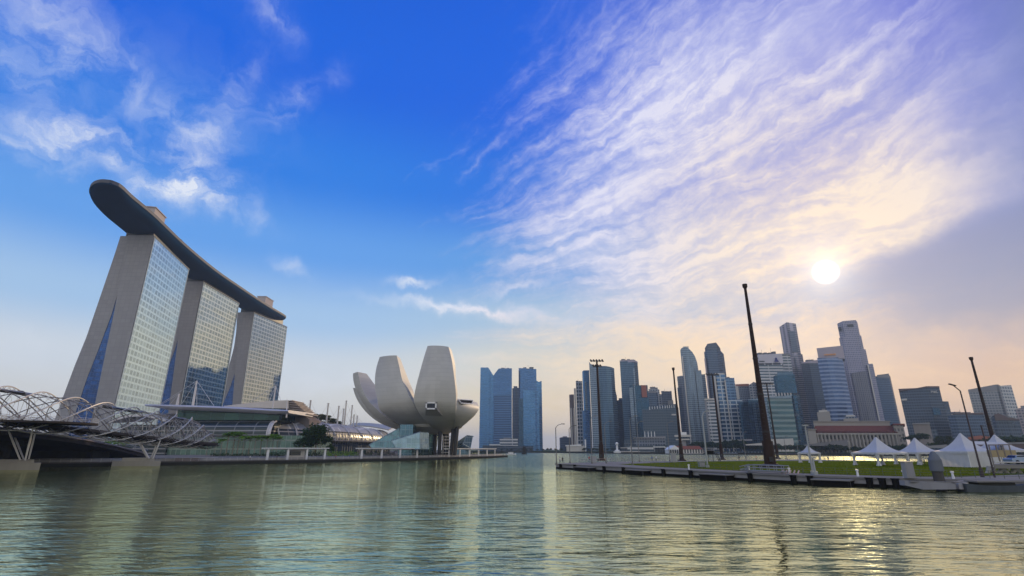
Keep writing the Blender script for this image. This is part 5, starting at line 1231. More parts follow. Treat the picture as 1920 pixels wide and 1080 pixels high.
tower('dark building with a curved gable below the grey slab tower', 620, [('body', [(1858, 783, 3), (1864, 778.5, 0), (1872, 776, 0), (1880, 779, 0), (1890, 784, 0), (1911, 787, 2)], [G_DARK, RT], dict(back=30)), ('roof_edge', [(1864, 777.4, -1), (1872, 775, -1), (1880, 778, -1), (1890, 783, -1), (1911.5, 786, 1)], [M_BROWN, RT], dict(back=26, zb='788'))], 'gabled_building', 'building')
tower('pinkish grey block cut by the right edge of the view', 760, [('shaft', [(1903, 768, 3), (1912, 765, 0), (1945, 763, 0)], [F('pinkish wall', (.08, .08, .10), (.28, .24, .25), 4, 4, .4, .3, .4, .35, .2), RT], dict(back=30)), ('roof_box', [(1913, 761, 4), (1930, 760, 4)], [M_MID, RT], dict(back=12, zb='766'))])
tower('low weathered stone block with a blank front right of the red roofed building', 560, [('body', [(1711, 795, 0), (1742.5, 793.5, 0)], [plain('weathered wall', (.22, .20, .19), .85, var=.35, scale=.12, streak=True), RT], dict(back=24)), ('roof_edge', [(1710, 793.6, -1), (1743, 792.2, -1)], [M_MID, RT], dict(back=22, zb='795.4')), ('dark_annex', [(1742, 806, 2), (1756, 805, 2)], [G_DARK, RT], dict(back=16))], 'low_block', 'building')
tower('low tiled waterside shed with a rusty red roof at the far right', 470, [('body', [(1818, 824, 0), (1862, 824, 0)], [M_BROWN, RT], dict(back=14)), ('roof', [(1815, 819.5, -1), (1838, 816.5, -1), (1864, 820, -1)], [M_RUST, RT], dict(back=12, zb='824'))], 'shed', 'shed')
tower('long dark flat bridge along the far right water edge', 395, [('deck', [(1868, 833, -6), (1965, 830, -12)], [M_BROWN, RT], dict(back=12, zb='841')), ('parapet', [(1868, 830.5, -6.5), (1965, 827.5, -12.5)], [M_MID, RT], dict(back=1, zb='832.6')), ('pier', [(1884, 841, -5), (1890, 841, -5)], [M_DARKWALL, RT], dict(back=10, zb=-2)), ('pier', [(1910, 841, -7), (1917, 841, -7)], [M_DARKWALL, RT], dict(back=10, zb=-2))], 'low_bridge', 'bridge')
# --- small waterside buildings with red roofs and tiers
def pier_hall():
    D = 545; root = thing('pier_hall', 'small white waterside hall with arched gable front and a red roof', 'building', (xat(1285, 843, D), D, 2)); z = lambda py: zat(py, D); x = lambda px: xat(px, 843, D)
    mb = MB(); mb.prism([(x(1256), D), (x(1318), D), (x(1318), D + 16), (x(1256), D + 16)], 1.2, z(842.6)); part('body', mb, F('arched wall', (.05, .05, .055), (.55, .53, .5), 8, 2.8, .2, .4, .2, .3, .1), root)
    mb = MB(); mb.add([(x(1272), D - .6, z(842.5)), (x(1318), D - .6, z(842.5)), (x(1316), D + 7, z(836)), (x(1272), D + 7, z(836))], [[0, 1, 2, 3]]); part('roof', mb, plain('faded red roof', (.24, .085, .06), .75, var=.25, scale=.3), root)
    mb = MB(); c = x(1264.5); w = x(1275) - c
    mb.prism([(c - w, D - 2), (c + w, D - 2), (c + w, D + 14), (c - w, D + 14)], 1.2, z(843)); mb.add([(c - w * 1.1, D - 2.4, z(843)), (c + w * 1.1, D - 2.4, z(843)), (c, D - 2.4, z(835)), (c - w * 1.1, D + 14, z(843)), (c + w * 1.1, D + 14, z(843)), (c, D + 14, z(835))], [[0, 1, 2], [0, 2, 5, 3], [2, 1, 4, 5]]); part('gable', mb, M_WHITE, root)
    mb = MB()
    for k in range(5): q = c - w + w * 2 * (k + .5) / 5; mb.box((q, D - 2.6, 3.2), (w * .24, .4, 3.6))
    part('arches', mb, M_DARKGLASS, root)
    mb = MB(); mb.box(((x(1318) + x(1342)) / 2, D + 4, z(840.2)), (x(1342) - x(1318), 14, .7)); mb.box(((x(1318) + x(1340)) / 2, D + 6, 3), (x(1338) - x(1320), 9, z(841) - 3)); part('annex', mb, M_MID, root)
pier_hall()
r = tower('white building of flat stacked tiers on a stem, behind the red roofed hall', 600, [('stem', [(1276, 826, 2), (1286, 826, 2)], [M_MID, RT], dict(back=10)), ('lower_tier', [(1267, 823.2, 0), (1293, 822.6, 0)], [M_PALE, RT], dict(back=14, zb='825')), ('middle_tier', [(1264.5, 815.6, -1), (1296, 815, -1)], [M_PALE, RT], dict(back=16, zb='819')), ('core', [(1270, 818, 2), (1291, 818, 2)], [G_DARK, RT], dict(back=10, zb='824')), ('top_box', [(1277, 810.2, 2), (1287, 810, 2)], [M_WHITE, RT], dict(back=8, zb='816'))], 'tiered_building', 'building')
tower('low pale canopied promenade building under the far trees, right of the white tiers', 565, [('body', [(1340, 847.6, 0), (1430, 846.5, 0)], [G_GREY, RT], dict(back=12, zb=1)), ('roof', [(1385, 824, 20), (1410, 823, 20)], [M_MID, RT], dict(back=30, zb='826')), ('terrace', [(1398, 833, 4), (1436, 830, 4)], [M_PALE, RT], dict(back=20, zb='835'))], 'promenade_building', 'building')
tower('long low pale promenade wall and terrace below the green banded block', 500, [('body', [(1430, 851, 0), (1600, 852, -30)], [M_MID, RT], dict(back=10, zb=1)), ('sloping_roof', [(1508, 834, 6), (1589, 824, 6)], [plain('dark sail roof', (.16, .16, .17), .6), RT], dict(back=10, zb='836')), ('posts', [(1589, 826, 6), (1591, 826, 6)], [M_PALE, RT], dict(back=1))], 'promenade_building', 'building')
tower('low dark waterside building with a pale roof below the dome shaped tree', 450, [('body', [(1690, 843, 0), (1772, 840, 0)], [G_DARK, RT], dict(back=12, zb=1)), ('roof', [(1715, 837.5, 0), (1776, 833.5, 0)], [M_MID, RT], dict(back=12, zb='840'))], 'waterside_restaurant', 'building')
tower('low pale warehouse row under the trees at the left end of the right skyline', 860, [('body', [(1062, 836.5, 0), (1096, 835.5, 0)], [M_PALE, RT], dict(back=14)), ('roof', [(1060, 834.8, -1), (1090, 833, -1)], [M_WHITE, RT], dict(back=16, zb='836.6')), ('white_pylon', [(1096, 824, -2), (1098.6, 824, -2)], [M_WHITE, RT], dict(back=3))], 'warehouse', 'building')
# --- trees along the far water edge
random.seed(21)
ft = tree_proto('rounded dark green tree in the belt along the far water edge', 'trees along the far water edge', 10, 5.2, 4.0, 420, .9, LEAF_F, 31)
ft2 = tree_proto('spreading dark green tree in the belt along the far water edge', 'trees along the far water edge', 9, 6.2, 3.2, 420, .95, LEAF_F, 32)
def belt(px0, px1, D0, D1, top, n, jitter=2.0):
    for k in range(n):
        t = (k + random.uniform(.2, .8)) / n; px = lerp(px0, px1, t); D = lerp(D0, D1, t) + random.uniform(-5, 12); py = lerp(top[0], top[1], t) + random.uniform(-jitter, jitter)
        h = max(5.0, zat(py, D) - 2); put(ft if k % 3 else ft2, (xat(px, 846, D), D, 2), h / 10 * 1.15, sz=h / 10)
belt(900, 1040, 985, 930, (841, 841), 15, 1.2)
belt(1040, 1160, 915, 800, (840, 839), 14, 1.5)
belt(1165, 1255, 735, 670, (842, 841), 9, 1.2)
belt(1300, 1400, 612, 590, (828, 824), 14, 2.0)
belt(1390, 1510, 580, 530, (832, 833), 15, 2.0)
belt(1505, 1640, 512, 480, (833, 836), 14, 2.5)
belt(1640, 1700, 478, 468, (832, 834), 5, 2.0)
belt(1690, 1760, 478, 470, (838, 838), 7, 1.0)
belt(1862, 1935, 432, 425, (818, 816), 8, 2.0)
um = tree_proto('flat topped umbrella shaped tree with bare limbs right of the red roofed building', None, 14, 9.5, 3.0, 1200, .7, LEAF_F, 33); put(um, (xat(1721, 840, 500), 500, 2), 1.25)
dm = tree_proto('dense dome shaped dark tree behind the right hand tents', None, 13, 7.5, 6.0, 1600, .75, LEAF_F, 34); put(dm, (xat(1770, 838, 490), 490, 2), 1.18)
dm2 = tree_proto('small dark tree leaning against the dome shaped tree', None, 9, 5, 4.0, 700, .7, LEAF_F, 35); put(dm2, (xat(1752, 838, 488), 488, 2), 1.1)
# ------------------------------------------------------------------ floating platform with lawn, masts, tents
DZ = 1.3
EDGE = [(12.2, 151), (28.4, 116), (43.6, 84.5), (53.9, 73.6), (68, 67.5), (82, 66)]
BACK = [(150, 150), (115, 215), (30, 172)]
M_DECK = plain('pale platform deck', (.22, .215, .205), .8, var=.25, scale=.4)
M_PONT = plain('pontoon side', (.29, .29, .30), .7, var=.35, scale=.5, streak=True)
M_BLACK = plain('black rubber', (.012, .012, .012), .7)
mb = MB(); mb.prism(EDGE + BACK, .38, DZ - .25, 0, 0); mb.prism(EDGE + BACK, -1, .38, 2, 2)
E2 = [(x - .25, y - .1) for x, y in EDGE]; mb.prism(E2 + BACK, DZ - .25, DZ, 1, 1)
single('floating_platform', mb, [M_PONT, M_DECK, M_BLACK], kind='structure')
def grass_mat():
    m, t, b, o = base_mat('lawn'); tc = t.node('ShaderNodeTexCoord'); P = E(t, tc.outputs['Object'])
    n = t.noise(P, .12, 5, .6); n2 = t.noise(P, 2.2, 4, .7); f = n * .6 + n2 * .4
    c = t.ramp(f, [(.3, (.050, .080, .005, 1)), (.52, (.090, .122, .008, 1)), (.68, (.17, .150, .035, 1))], 'LINEAR'); t.n.remove(b); b = t.node('ShaderNodeBsdfDiffuse'); t.put(b.inputs['Color'], c); t.l.new(b.outputs[0], o.inputs[0])
    return m
LAWN = [G(1160, 870.6, DZ), G(1250, 876.2, DZ), G(1350, 881.0, DZ), G(1440, 885.2, DZ), G(1560, 889.6, DZ), G(1700, 893.5, DZ), G(1800, 894, DZ), G(1960, 888, DZ), G(1960, 868.5, DZ), G(1800, 866.2, DZ), G(1600, 864.4, DZ), G(1440, 864.2, DZ), G(1300, 865.4, DZ)]
mb = MB(); mb.poly([(p.x, p.y, DZ + .03) for p in LAWN]); single('lawn', mb, grass_mat(), kind='structure')
# tufts that give the lawn its ragged surface
def in_poly(x, y, P):
    c = False
    for i in range(len(P)):
        a, b = P[i], P[i - 1]
        if (a.y > y) != (b.y > y) and x < (b.x - a.x) * (y - a.y) / (b.y - a.y) + a.x: c = not c
    return c
mb = MB(); k = 0
while k < 14000:
    px = random.uniform(1175, 1930); py = random.uniform(864, 894); p = G(px, py, DZ)
    if not in_poly(p.x, p.y, LAWN): continue
    k += 1; s = random.uniform(.04, .09); a = random.uniform(0, math.pi); o = Vector((math.cos(a), math.sin(a), 0)) * s; q = Vector((p.x, p.y, DZ + .03))
    mb.add([q - o, q + o, q + o * .3 + Vector((random.uniform(-.08, .08), random.uniform(-.08, .08), s * 1.5))], [[0, 1, 2]])
single('grass', mb, leaf_mat('grass blades', (.058, .088, .005), (.12, .145, .010)), 'short green grass covering the floating platform', 'grass', kind='stuff')
# fenders, small landings, bollards, railing along the front
def along(t):
    L = [0]
    for a, b in zip(EDGE, EDGE[1:]): L.append(L[-1] + math.dist(a, b))
    s = t * L[-1]
    for i in range(len(EDGE) - 1):
        if s <= L[i + 1] + 1e-6:
            k = (s - L[i]) / (L[i + 1] - L[i]); a, b = EDGE[i], EDGE[i + 1]; d = Vector((b[0] - a[0], b[1] - a[1], 0)).normalized()
            return Vector((lerp(a[0], b[0], k), lerp(a[1], b[1], k), 0)), d, Vector((d.y, -d.x, 0))
def at_px(px):
    a = ray(px, 885)[0]; best = min(range(0, 1001), key=lambda k: abs(along(k / 1000)[0].x - a * along(k / 1000)[0].y)); return best / 1000
fp = None
for i, px in enumerate((1053, 1080, 1135, 1171, 1246, 1297, 1408, 1487, 1518, 1628, 1652, 1676)):
    p, d, n = along(at_px(px)); n = n if n.y < 0 or n.x < 0 else -n
    a = math.atan2(d.y, d.x); q = p + n * .3
    mb = MB(); mb.cyl(q.x, q.y, -.1, DZ - .1, .42, .42, 10); mb.box(q + Vector((0, 0, DZ - .12)), (1.0, .5, .12), a); single('rubber_fender', mb, M_BLACK, 'black upright rubber fender on the side of the floating platform', 'fender', 'black fenders along the platform side')
names = ('leftmost low grey landing stage against the platform side, farthest out', 'second low grey landing stage, left of the middle of the platform side', 'low grey landing stage below the twin lamp post', 'widest dark landing stage below the small tent')
for lab, (pa, pb) in zip(names, ((1090, 1119), (1188, 1222), (1327, 1377), (1528, 1600))):
    p, d, n = along(at_px((pa + pb) / 2)); w = (along(at_px(pa))[0] - along(at_px(pb))[0]).length; n = n if n.y < 0 or n.x < 0 else -n; a = math.atan2(d.y, d.x); c = p + n * 1.3
    root = thing('landing_stage', lab, 'landing stage', (c.x, c.y, 0), 'low landing stages along the platform')
    mb = MB(); mb.box(c + Vector((0, 0, .82)), (w, 2.4, .16), a); part('deck', mb, M_DECK, root)
    mb = MB(); mb.box(c + Vector((0, 0, .68)), (w * .98, 2.3, .12), a); mb.box(c + Vector((0, 0, .22)), (w * .96, 2.1, .9), a); part('float', mb, M_BLACK, root)
    for s in (-1, 1):
        mb = MB(); mb.box(c + d * s * w * .46 + n * .9 + Vector((0, 0, .42)), (.3, .3, .8), a); part('pile', mb, M_STEEL, root)
for i, px in enumerate((1284, 1396, 1470, 1602, 1690, 1790)):
    p, d, n = along(at_px(px)); n = n if n.y < 0 or n.x < 0 else -n; q = p - n * 1.2
    mb = MB(); mb.cyl(q.x, q.y, DZ, DZ + .75, .16, .13, 10); mb.cyl(q.x, q.y, DZ + .75, DZ + .95, .2, .2, 10); single('mooring_bollard', mb, M_WHITE, 'short white mooring bollard on the front edge of the platform', 'bollard', 'white bollards on the platform edge')
RAIL = [(.30 + .0065 * k) for k in range(88)]
pts = []
for t in RAIL:
    p, d, n = along(min(t, .87)); n = n if n.y < 0 or n.x < 0 else -n; pts.append(p - n * 4.2)
pts = [p for i, p in enumerate(pts) if i == 0 or (p - pts[i - 1]).length > .05]
M_RAIL = plain('green grey rail', (.12, .14, .11), .7)
root = thing('platform_railing', 'thin pale railing along the front of the lawn on the platform', 'railing', (pts[0].x, pts[0].y, DZ))
for p in pts[::2]: mb = MB(); mb.box(p + Vector((0, 0, DZ + .5)), (.05, .05, 1.0)); part('post', mb, M_RAIL, root)
mb = MB()
for z in (.3, .65, 1.0): mb.tube([p + Vector((0, 0, DZ + z)) for p in pts], .022, 4)
part('rails', mb, M_RAIL, root)
# railing on the far side of the lawn
q0, q1 = G(1068, 868, DZ), G(1980, 862.6, DZ)
bk = [Vector((lerp(20, 34, k / 6), lerp(160, 174, k / 6), 0)) for k in range(6)] + [Vector((lerp(34, 112, k / 40), lerp(174, 212, k / 40), 0)) for k in range(41)] + [Vector((lerp(112, 148, k / 20), lerp(212, 152, k / 20), 0)) for k in range(1, 20)]
root = thing('far_railing', 'thin grey railing along the far edge of the platform, against bright water', 'railing', (30, 172, DZ))
for p in bk: mb = MB(); mb.box(p + Vector((0, 0, DZ + .55)), (.12, .12, 1.1)); part('post', mb, M_TUBED, root)
mb = MB()
for z in (.55, 1.1): mb.tube([p + Vector((0, 0, DZ + z)) for p in bk], .045, 4)
part('rails', mb, M_TUBED, root)
# gangway frames lying on the deck under the tallest mast
p, d, n = along(at_px(1425)); n = n if n.y < 0 or n.x < 0 else -n; a = math.atan2(d.y, d.x); c = p - n * 1.0
root = thing('gangway', 'grey tubular gangway section lying on the platform edge below the tallest mast', 'gangway', (c.x, c.y, DZ))
mb = MB(); mb.box(c + Vector((0, 0, DZ + .25)), (8.5, 1.2, .14), a); part('tread', mb, M_DECK, root)
for s in (-1, 1):
    mb = MB(); o = n * .6 * s
    for z in (.35, .8, 1.25): mb.tube([c + o + d * -4.4 + Vector((0, 0, DZ + z - .35 * (z > .4))), c + o + d * -2.6 + Vector((0, 0, DZ + z)), c + o + d * 4.2 + Vector((0, 0, DZ + z))], .07, 5)
    for k in range(6): mb.tube([c + o + d * (-2.6 + k * 1.36) + Vector((0, 0, DZ + .25)), c + o + d * (-2.6 + k * 1.36) + Vector((0, 0, DZ + 1.25))], .06, 4)
    part('side_rail', mb, plain('galvanised tube', (.26, .27, .28), .6, 0), root)
p, d, n = along(at_px(1478)); c = p + Vector((.5, 1.2, 0)); mb = MB()
for k in range(5): mb.tube([c + d * (k * .7 - 1.4) + Vector((0, -.6, DZ + .1)), c + d * (k * .7 - .2) + Vector((0, 1.0, DZ + .55))], .11, 6)
single('pipe_bundle', mb, plain('salmon pipes', (.45, .33, .29), .6), 'small bundle of pale pipes on the platform edge right of the tallest mast', 'pipes')
# electrical cabinets
for lab, px, py, hh, w in (('tall grey cabinet on the platform edge left of the big pile', 1706, 897, 2.0, 1.1), ('low green cabinet on the platform below the twin lamp post', 1316, 876, 1.0, 1.4), ('grey cabinet at the foot of the leftmost floodlight mast', 1113, 868, 1.7, 1.6), ('pale cabinet left of the thin mast with a single lamp', 1264, 867, 2.6, 1.4)):
    c = G(px, py, DZ); root = thing('cabinet', lab, 'cabinet', (c.x, c.y, DZ)); mb = MB(); mb.box(c + Vector((0, 0, hh / 2 + .05)), (w, .8, hh)); mb.box(c + Vector((0, 0, hh + .1)), (w + .15, .95, .1)); part('body', mb, plain('cabinet ' + lab[:10], (.20, .24, .22) if 'green' in lab else (.32, .32, .31), .6), root)
    mb = MB(); mb.box(c + Vector((0, -.42, hh / 2 + .05)), (w * .8, .05, hh * .85)); part('door', mb, M_PONT, root)
# floodlight masts
M_MAST = plain('dark brown mast paint', (.026, .013, .011), .6, 0, var=.25, scale=.8, streak=True)
M_LAMPG = plain('lamp glass', (.35, .35, .33), .2, .3)
def mast(label, px, py_base, px_top, py_top, D, r0, r1, heads=0, top=None):
    b = Vector((xat(px, py_base, D), D, DZ)); zt = zat(py_top, D); root = thing('floodlight_mast', label, 'mast', b, 'dark steel masts on the platform')
    mb = MB(); zs = [DZ, DZ + 5.5, DZ + 5.5, lerp(DZ, zt, .5), zt]; rs = [r0 * 1.05, r0 * .95, r0 * .72, lerp(r0 * .72, r1 * .72, .55), r1 * .72]
    mb.tube([(b.x, b.y, z) for z in zs], rs, 14); part('pole', mb, M_MAST, root, sharp=50)
    mb = MB(); mb.box((b.x, b.y, DZ + .2), (r0 * 3.4, r0 * 3.4, .4)); mb.cyl(b.x, b.y, DZ + .4, DZ + .8, r0 * 1.5, r0 * 1.3, 14); part('base', mb, M_MAST, root)
    mb = MB()
    for f in (.18, .38, .58, .78): z = lerp(DZ, zt, f); rr = lerp(r0, r1, f) * .72; mb.cyl(b.x, b.y, z, z + .3, rr * 1.16, rr * 1.16, 14)
    for k in range(int((zt - DZ - 7) / .9)): z = DZ + 6 + k * .9; rr = lerp(r0, r1, (z - DZ) / (zt - DZ)) * .72; mb.box((b.x - rr * .6, b.y - rr - .06, z), (.45, .16, .05))
    part('collars_and_rungs', mb, M_STEEL, root, kind='stuff')
    mb = MB(); mb.box((b.x - r0 * .3, b.y - r0 * 1.25, DZ + 1.7), (.7, .4, 1.0)); part('switch_box', mb, M_STEEL, root)
    if not heads:
        mb = MB(); mb.cyl(b.x, b.y, zt, zt + .35, r1 * .8, r1 * 1.2, 12); mb.cyl(b.x, b.y, zt + .35, zt + 1.1, r1 * 1.35, r1 * 1.35, 12); part('head_cap', mb, M_MAST, root)
    for row in range(heads):
        z = zt - .4 - row * 1.9; w = 4.2 - row * 1.6
        mb = MB(); mb.tube([(b.x - w / 2, b.y - .4, z), (b.x + w / 2, b.y - .4, z)], .09, 5); mb.tube([(b.x - w / 2, b.y + .5, z + .5), (b.x + w / 2, b.y + .5, z + .5)], .09, 5); part('crossarm', mb, M_MAST, root)
        n = 5 - row
        for k in range(n):
            x = b.x + (k / (n - 1) - .5) * w
            for yy, zz in ((-.6, 0), (.6, .55)):
                mb = MB(); mb.lathe(x, b.y + yy, [(.08, z + zz + .42), (.3, z + zz + .36), (.38, z + zz - .06), (.34, z + zz - .14)], 8); part('floodlight', mb, M_STEEL, root)
    return root
mast('tallest dark tapering mast with a plain capped top, reddish in the low sun', 1446, 880, 1396, 541, 118, 1.15, .42)
mast('leftmost dark mast topped with two rows of floodlights', 1128.5, 867, 1118, 676, 188, .85, .45, 2)
r = mast('thin dark mast with a single small lamp at its head, left of the black board', 1279, 867, 1264, 695, 186, .68, .36)
mast('dark mast with one row of floodlights, in front of the chamfered dark tower', 1354.5, 864, 1332, 702, 206, .62, .36, 1)
mast('short dark mast with clustered lamps, in front of the green banded block', 1458.5, 862, 1440, 719, 222, .55, .33, 1)
mast('dark bare mast behind the right hand tents', 1869, 850, 1827, 676, 165, .85, .42)
# black board on a frame
c = G(1330, 866, DZ); root = thing('scoreboard', 'black display board on a thin trestle with a ladder, between two masts', 'scoreboard', (c.x, c.y, DZ)); D = c.y; x0, x1 = xat(1322.5, 850, D), xat(1337.5, 850, D); z0, z1 = zat(851.5, D), zat(845.2, D)
mb = MB(); mb.box(((x0 + x1) / 2, D, (z0 + z1) / 2), (x1 - x0, .5, z1 - z0)); part('board', mb, M_BLACK, root)
for xx, dy in ((x0 + .2, 0), (x1 - .2, 0), ((x0 + x1) / 2, 1.4)):
    mb = MB(); mb.tube([(xx, D + dy, DZ), (xx, D + dy * .3, z0 + .3)], .09, 5); part('leg', mb, M_STEEL, root)
mb = MB(); mb.tube([(x1 + 1.6, D, DZ), (x1 + .2, D, z1)], .08, 4); mb.tube([(x1 + 2.2, D, DZ), (x1 + .8, D, z1)], .08, 4)
for k in range(8): mb.tube([(lerp(x1 + 1.6, x1 + .2, k / 8), D, lerp(DZ, z1, k / 8)), (lerp(x1 + 2.2, x1 + .8, k / 8), D, lerp(DZ, z1, k / 8))], .05, 4)
part('ladder', mb, M_STEEL, root)
# thin lamp posts: three pairs of look-alikes in two rows
def plamp(label, px, py, top, D=None, arm=1.4, r=.12, dx=1, mat=None):
    c = G(px, py, DZ) if D is None else Vector((xat(px, py, D), D, DZ)); return lamp(label, (c.x, c.y, DZ), zat(top, c.y) - DZ, arm, dx, r, 'thin lamp posts on the platform', mat)
plamp('thin lamp post with a curved arm at the far left corner of the platform', 1043.5, 871.5, 795, arm=1.6, r=.13, dx=1)
plamp('thin lamp post with a curved arm second from the left corner of the platform', 1069, 868.5, 798, dx=1)
plamp('thin pale lamp post left of the leftmost floodlight mast', 1110, 869.5, 780, r=.13)
plamp('thin grey lamp post just right of the leftmost floodlight mast', 1137, 869, 790)
plamp('pale lamp post in front of the dark block with the roof terrace, left of it', 1186, 871.5, 780, r=.15)
plamp('thin lamp post in front of the civic hall with flag masts', 1199, 866.5, 790)
plamp('thin lamp post right below the dark block with the roof terrace', 1256.5, 866, 790)
plamp('thin grey lamp post in front of the teal twin blocks, left of the tallest mast', 1399, 863, 810, arm=.8)
plamp('short thin lamp post among the far trees right of the tallest mast', 1476, 862, 818, arm=.8)
plamp('short thin lamp post between the slender ribbed tower and the small tent', 1499, 862, 826, arm=.8)
plamp('thin post left of the two open tents', 1597, 862, 825, arm=.6)
for dx_, lab in ((0, 'pale thick lamp post with twin brackets, in front of the white grid tower'), ):
    plamp(lab, 1327, 876.5, 771, r=.2, arm=.9, mat=plain('pale post', (.30, .32, .31), .5)); 
plamp('pale lamp post standing before the small tent on the lawn', 1524.5, 889, 798, r=.17, arm=0, mat=plain('pale post', (.30, .32, .31), .5))
plamp('short pale double post beside the lamp post before the small tent', 1529, 890, 858, r=.2, arm=0, mat=plain('pale post', (.30, .32, .31), .5))
# street lamp with a cranked arm in front of the walled tent
D = 77; b = Vector((xat(1843, 897, D), D, DZ)); root = thing('lamp_post', 'dark street lamp with a long cranked arm in front of the walled tent', 'lamp post', b)
zt = zat(733, D); mb = MB(); mb.tube([b, (b.x, D, lerp(DZ, zt, .45)), (b.x, D, zt), (b.x - .9, D, zt + .9), (xat(1783, 722, D), D, zat(721, D))], [.14, .11, .085, .07, .06], 8); mb.cyl(b.x, D, DZ, DZ + 1.2, .25, .24, 10); part('pole', mb, plain('bronze post', (.05, .035, .04), .5, .4), root)
mb = MB(); mb.box((xat(1783.5, 722, D) + .15, D, zat(721.5, D)), (.95, .3, .14), 0, 0, .28); part('lamp_head', mb, M_STEEL, root)
b = Vector((xat(1866, 897, 76), 76, DZ)); root = thing('lamp_post', 'thin dark post right of the cranked street lamp, by the tan awning', 'post', b)
mb = MB(); mb.tube([b, (b.x, b.y, zat(800, 76))], [.12, .09], 7); part('pole', mb, plain('bronze post', (.05, .035, .04), .5, .4), root)
mb = MB(); mb.cyl(b.x, b.y, zat(800, 76), zat(800, 76) + .2, .16, .1, 8); part('cap', mb, M_STEEL, root)
# peaked white tents
M_TENT, tt, tb, to = base_mat('white tent fabric')
_n = tt.noise(E(tt, tt.node('ShaderNodeTexCoord').outputs['Object']), 1.3, 5, .6); _f = _n * .16 + .52
tt.put(tb.inputs['Base Color'], tt.xyz(_f, _f, _f * 1.01)); tb.inputs['Roughness'].default_value = .7
_tr = tt.node('ShaderNodeBsdfTranslucent'); _tr.inputs[0].default_value = (.60, .59, .62, 1); _mx = tt.node('ShaderNodeMixShader'); _mx.inputs[0].default_value = .22
tt.l.new(tb.outputs[0], _mx.inputs[1]); tt.l.new(_tr.outputs[0], _mx.inputs[2]); tt.l.new(_mx.outputs[0], to.inputs[0])
def tent(label, pxl, pxr, py_eave, py_top, py_base, D, walls=0, drapes=True, rz=.12, val=.45):
    w = (xat(pxr, py_eave, D) - xat(pxl, py_eave, D)) / 1.12; cy = D + w * .5; w = (xat(pxr, py_eave, cy) - xat(pxl, py_eave, cy)) / (math.cos(rz) + math.sin(rz)) * .90; cx = xat((pxl + pxr) / 2, py_eave, cy) + w * .04
    ze = zat(py_eave, D) ; zt = zat(py_top, cy); root = thing('tent', label, 'tent', (cx, cy, DZ), 'white peaked tents on the lawn')
    M = Matrix.Translation((cx, cy, 0)) @ Matrix.Rotation(rz, 4, 'Z'); rings = []
    for k in range(15):
        t = k / 14; h = w / 2 * (1 - t) ** 1.0 + .1 * t; z = ze + (zt - ze) * (t ** 2.4 * .80 + t * .20)
        ring = []
        for sx, sy, ex, ey in ((-1, -1, 1, -1), (1, -1, 1, 1), (1, 1, -1, 1), (-1, 1, -1, -1)):
            for j in range(6):
                f = j / 6; x = lerp(sx, ex, f) * h; y = lerp(sy, ey, f) * h; bow = (1 - abs(2 * f - 1)); inn = 1 - .05 * bow * (1 - t) * math.sin(math.pi * min(1, t * 3)); ring.append(M @ Vector((x * inn, y * inn, z - .12 * bow * math.sin(math.pi * t))))
        rings.append(ring)
    mb = MB(); mb.loft(rings, 0, True, True, True); part('canopy', mb, M_TENT, root, sharp=28)
    mb = MB(); ring = rings[0]; n = len(ring); v = []; f = []
    for k in range(n * 2):
        a = ring[k // 2].lerp(ring[(k // 2 + 1) % n], (k % 2) / 2); out = (a - Vector((cx, cy, a.z))).normalized() * .03
        v += [a + out + Vector((0, 0, .03)), a + out * 2 + Vector((0, 0, -val + (.09 if k % 2 else 0)))]
    for k in range(n * 2): j = (k + 1) % (n * 2); f.append([2 * k, 2 * j, 2 * j + 1, 2 * k + 1])
    mb.add(v, f); part('valance', mb, M_TENT, root)
    for sx, sy in ((-1, -1), (1, -1), (1, 1), (-1, 1)):
        p = M @ Vector((sx * w * .49, sy * w * .49, 0)); mb = MB(); mb.cyl(p.x, p.y, DZ, ze, .08, .08, 8); part('pole', mb, M_WHITE, root)
        if drapes:                                                   # curtains gathered at the corner poles
            mb = MB(); prof = [(.45, ze - .2), (.30, lerp(DZ, ze, .62)), (.17, lerp(DZ, ze, .42)), (.36, lerp(DZ, ze, .15)), (.48, DZ + .05)]; rg = []
            for r_, z_ in prof: rg.append([(p.x - sx * .2 + r_ * (1 + .25 * math.sin(k * 2.4)) * math.cos(2 * math.pi * k / 16), p.y - sy * .2 + r_ * (1 + .25 * math.sin(k * 2.4)) * math.sin(2 * math.pi * k / 16), z_) for k in range(16)])
            mb.loft(rg, 0, True, True, True); part('curtain', mb, M_TENT, root)
    if walls:
        sides = [((-1, -1), (1, -1)), ((1, -1), (1, 1)), ((-1, 1), (-1, -1)), ((-1, 1), (1, 1))][:walls]
        for (ax_, ay), (bx, by) in sides:
            a = M @ Vector((ax_ * w * .495, ay * w * .495, 0)); b = M @ Vector((bx * w * .495, by * w * .495, 0)); d = (b - a).normalized(); q = Vector((-d.y, d.x, 0)); v = []; f = []; nx, nz = 36, 6
            for iz in range(nz + 1):
                for ix in range(nx + 1):
                    u = ix / nx; s = iz / nz; off = .05 * math.sin(u * 40 + s * 2) * (1 - s * .5) + .10 * math.sin(u * 5 + 1 + s * 3)
                    p = a.lerp(b, u) + q * off; v.append(Vector((p.x, p.y, lerp(DZ + .02, ze - .05, s))))
            for iz in range(nz):
                for ix in range(nx): o = iz * (nx + 1) + ix; f.append([o, o + 1, o + nx + 2, o + nx + 1])
            mb = MB(); mb.add(v, f, 0, True); part('side_wall', mb, M_TENT, root)
    return root
tent('small white peaked tent with cream side curtains, alone on the lawn', 1498, 1533, 848.5, 835, 868, 158, 0, True, .25, .5)
tent('open white peaked tent, left of the touching pair', 1607.5, 1683, 848.5, 819.5, 874, 128, 0, True, .10, .5)
tent('open white peaked tent, right of the touching pair, above the grey pile', 1685, 1752, 848, 821, 870, 136, 0, True, .10, .5)
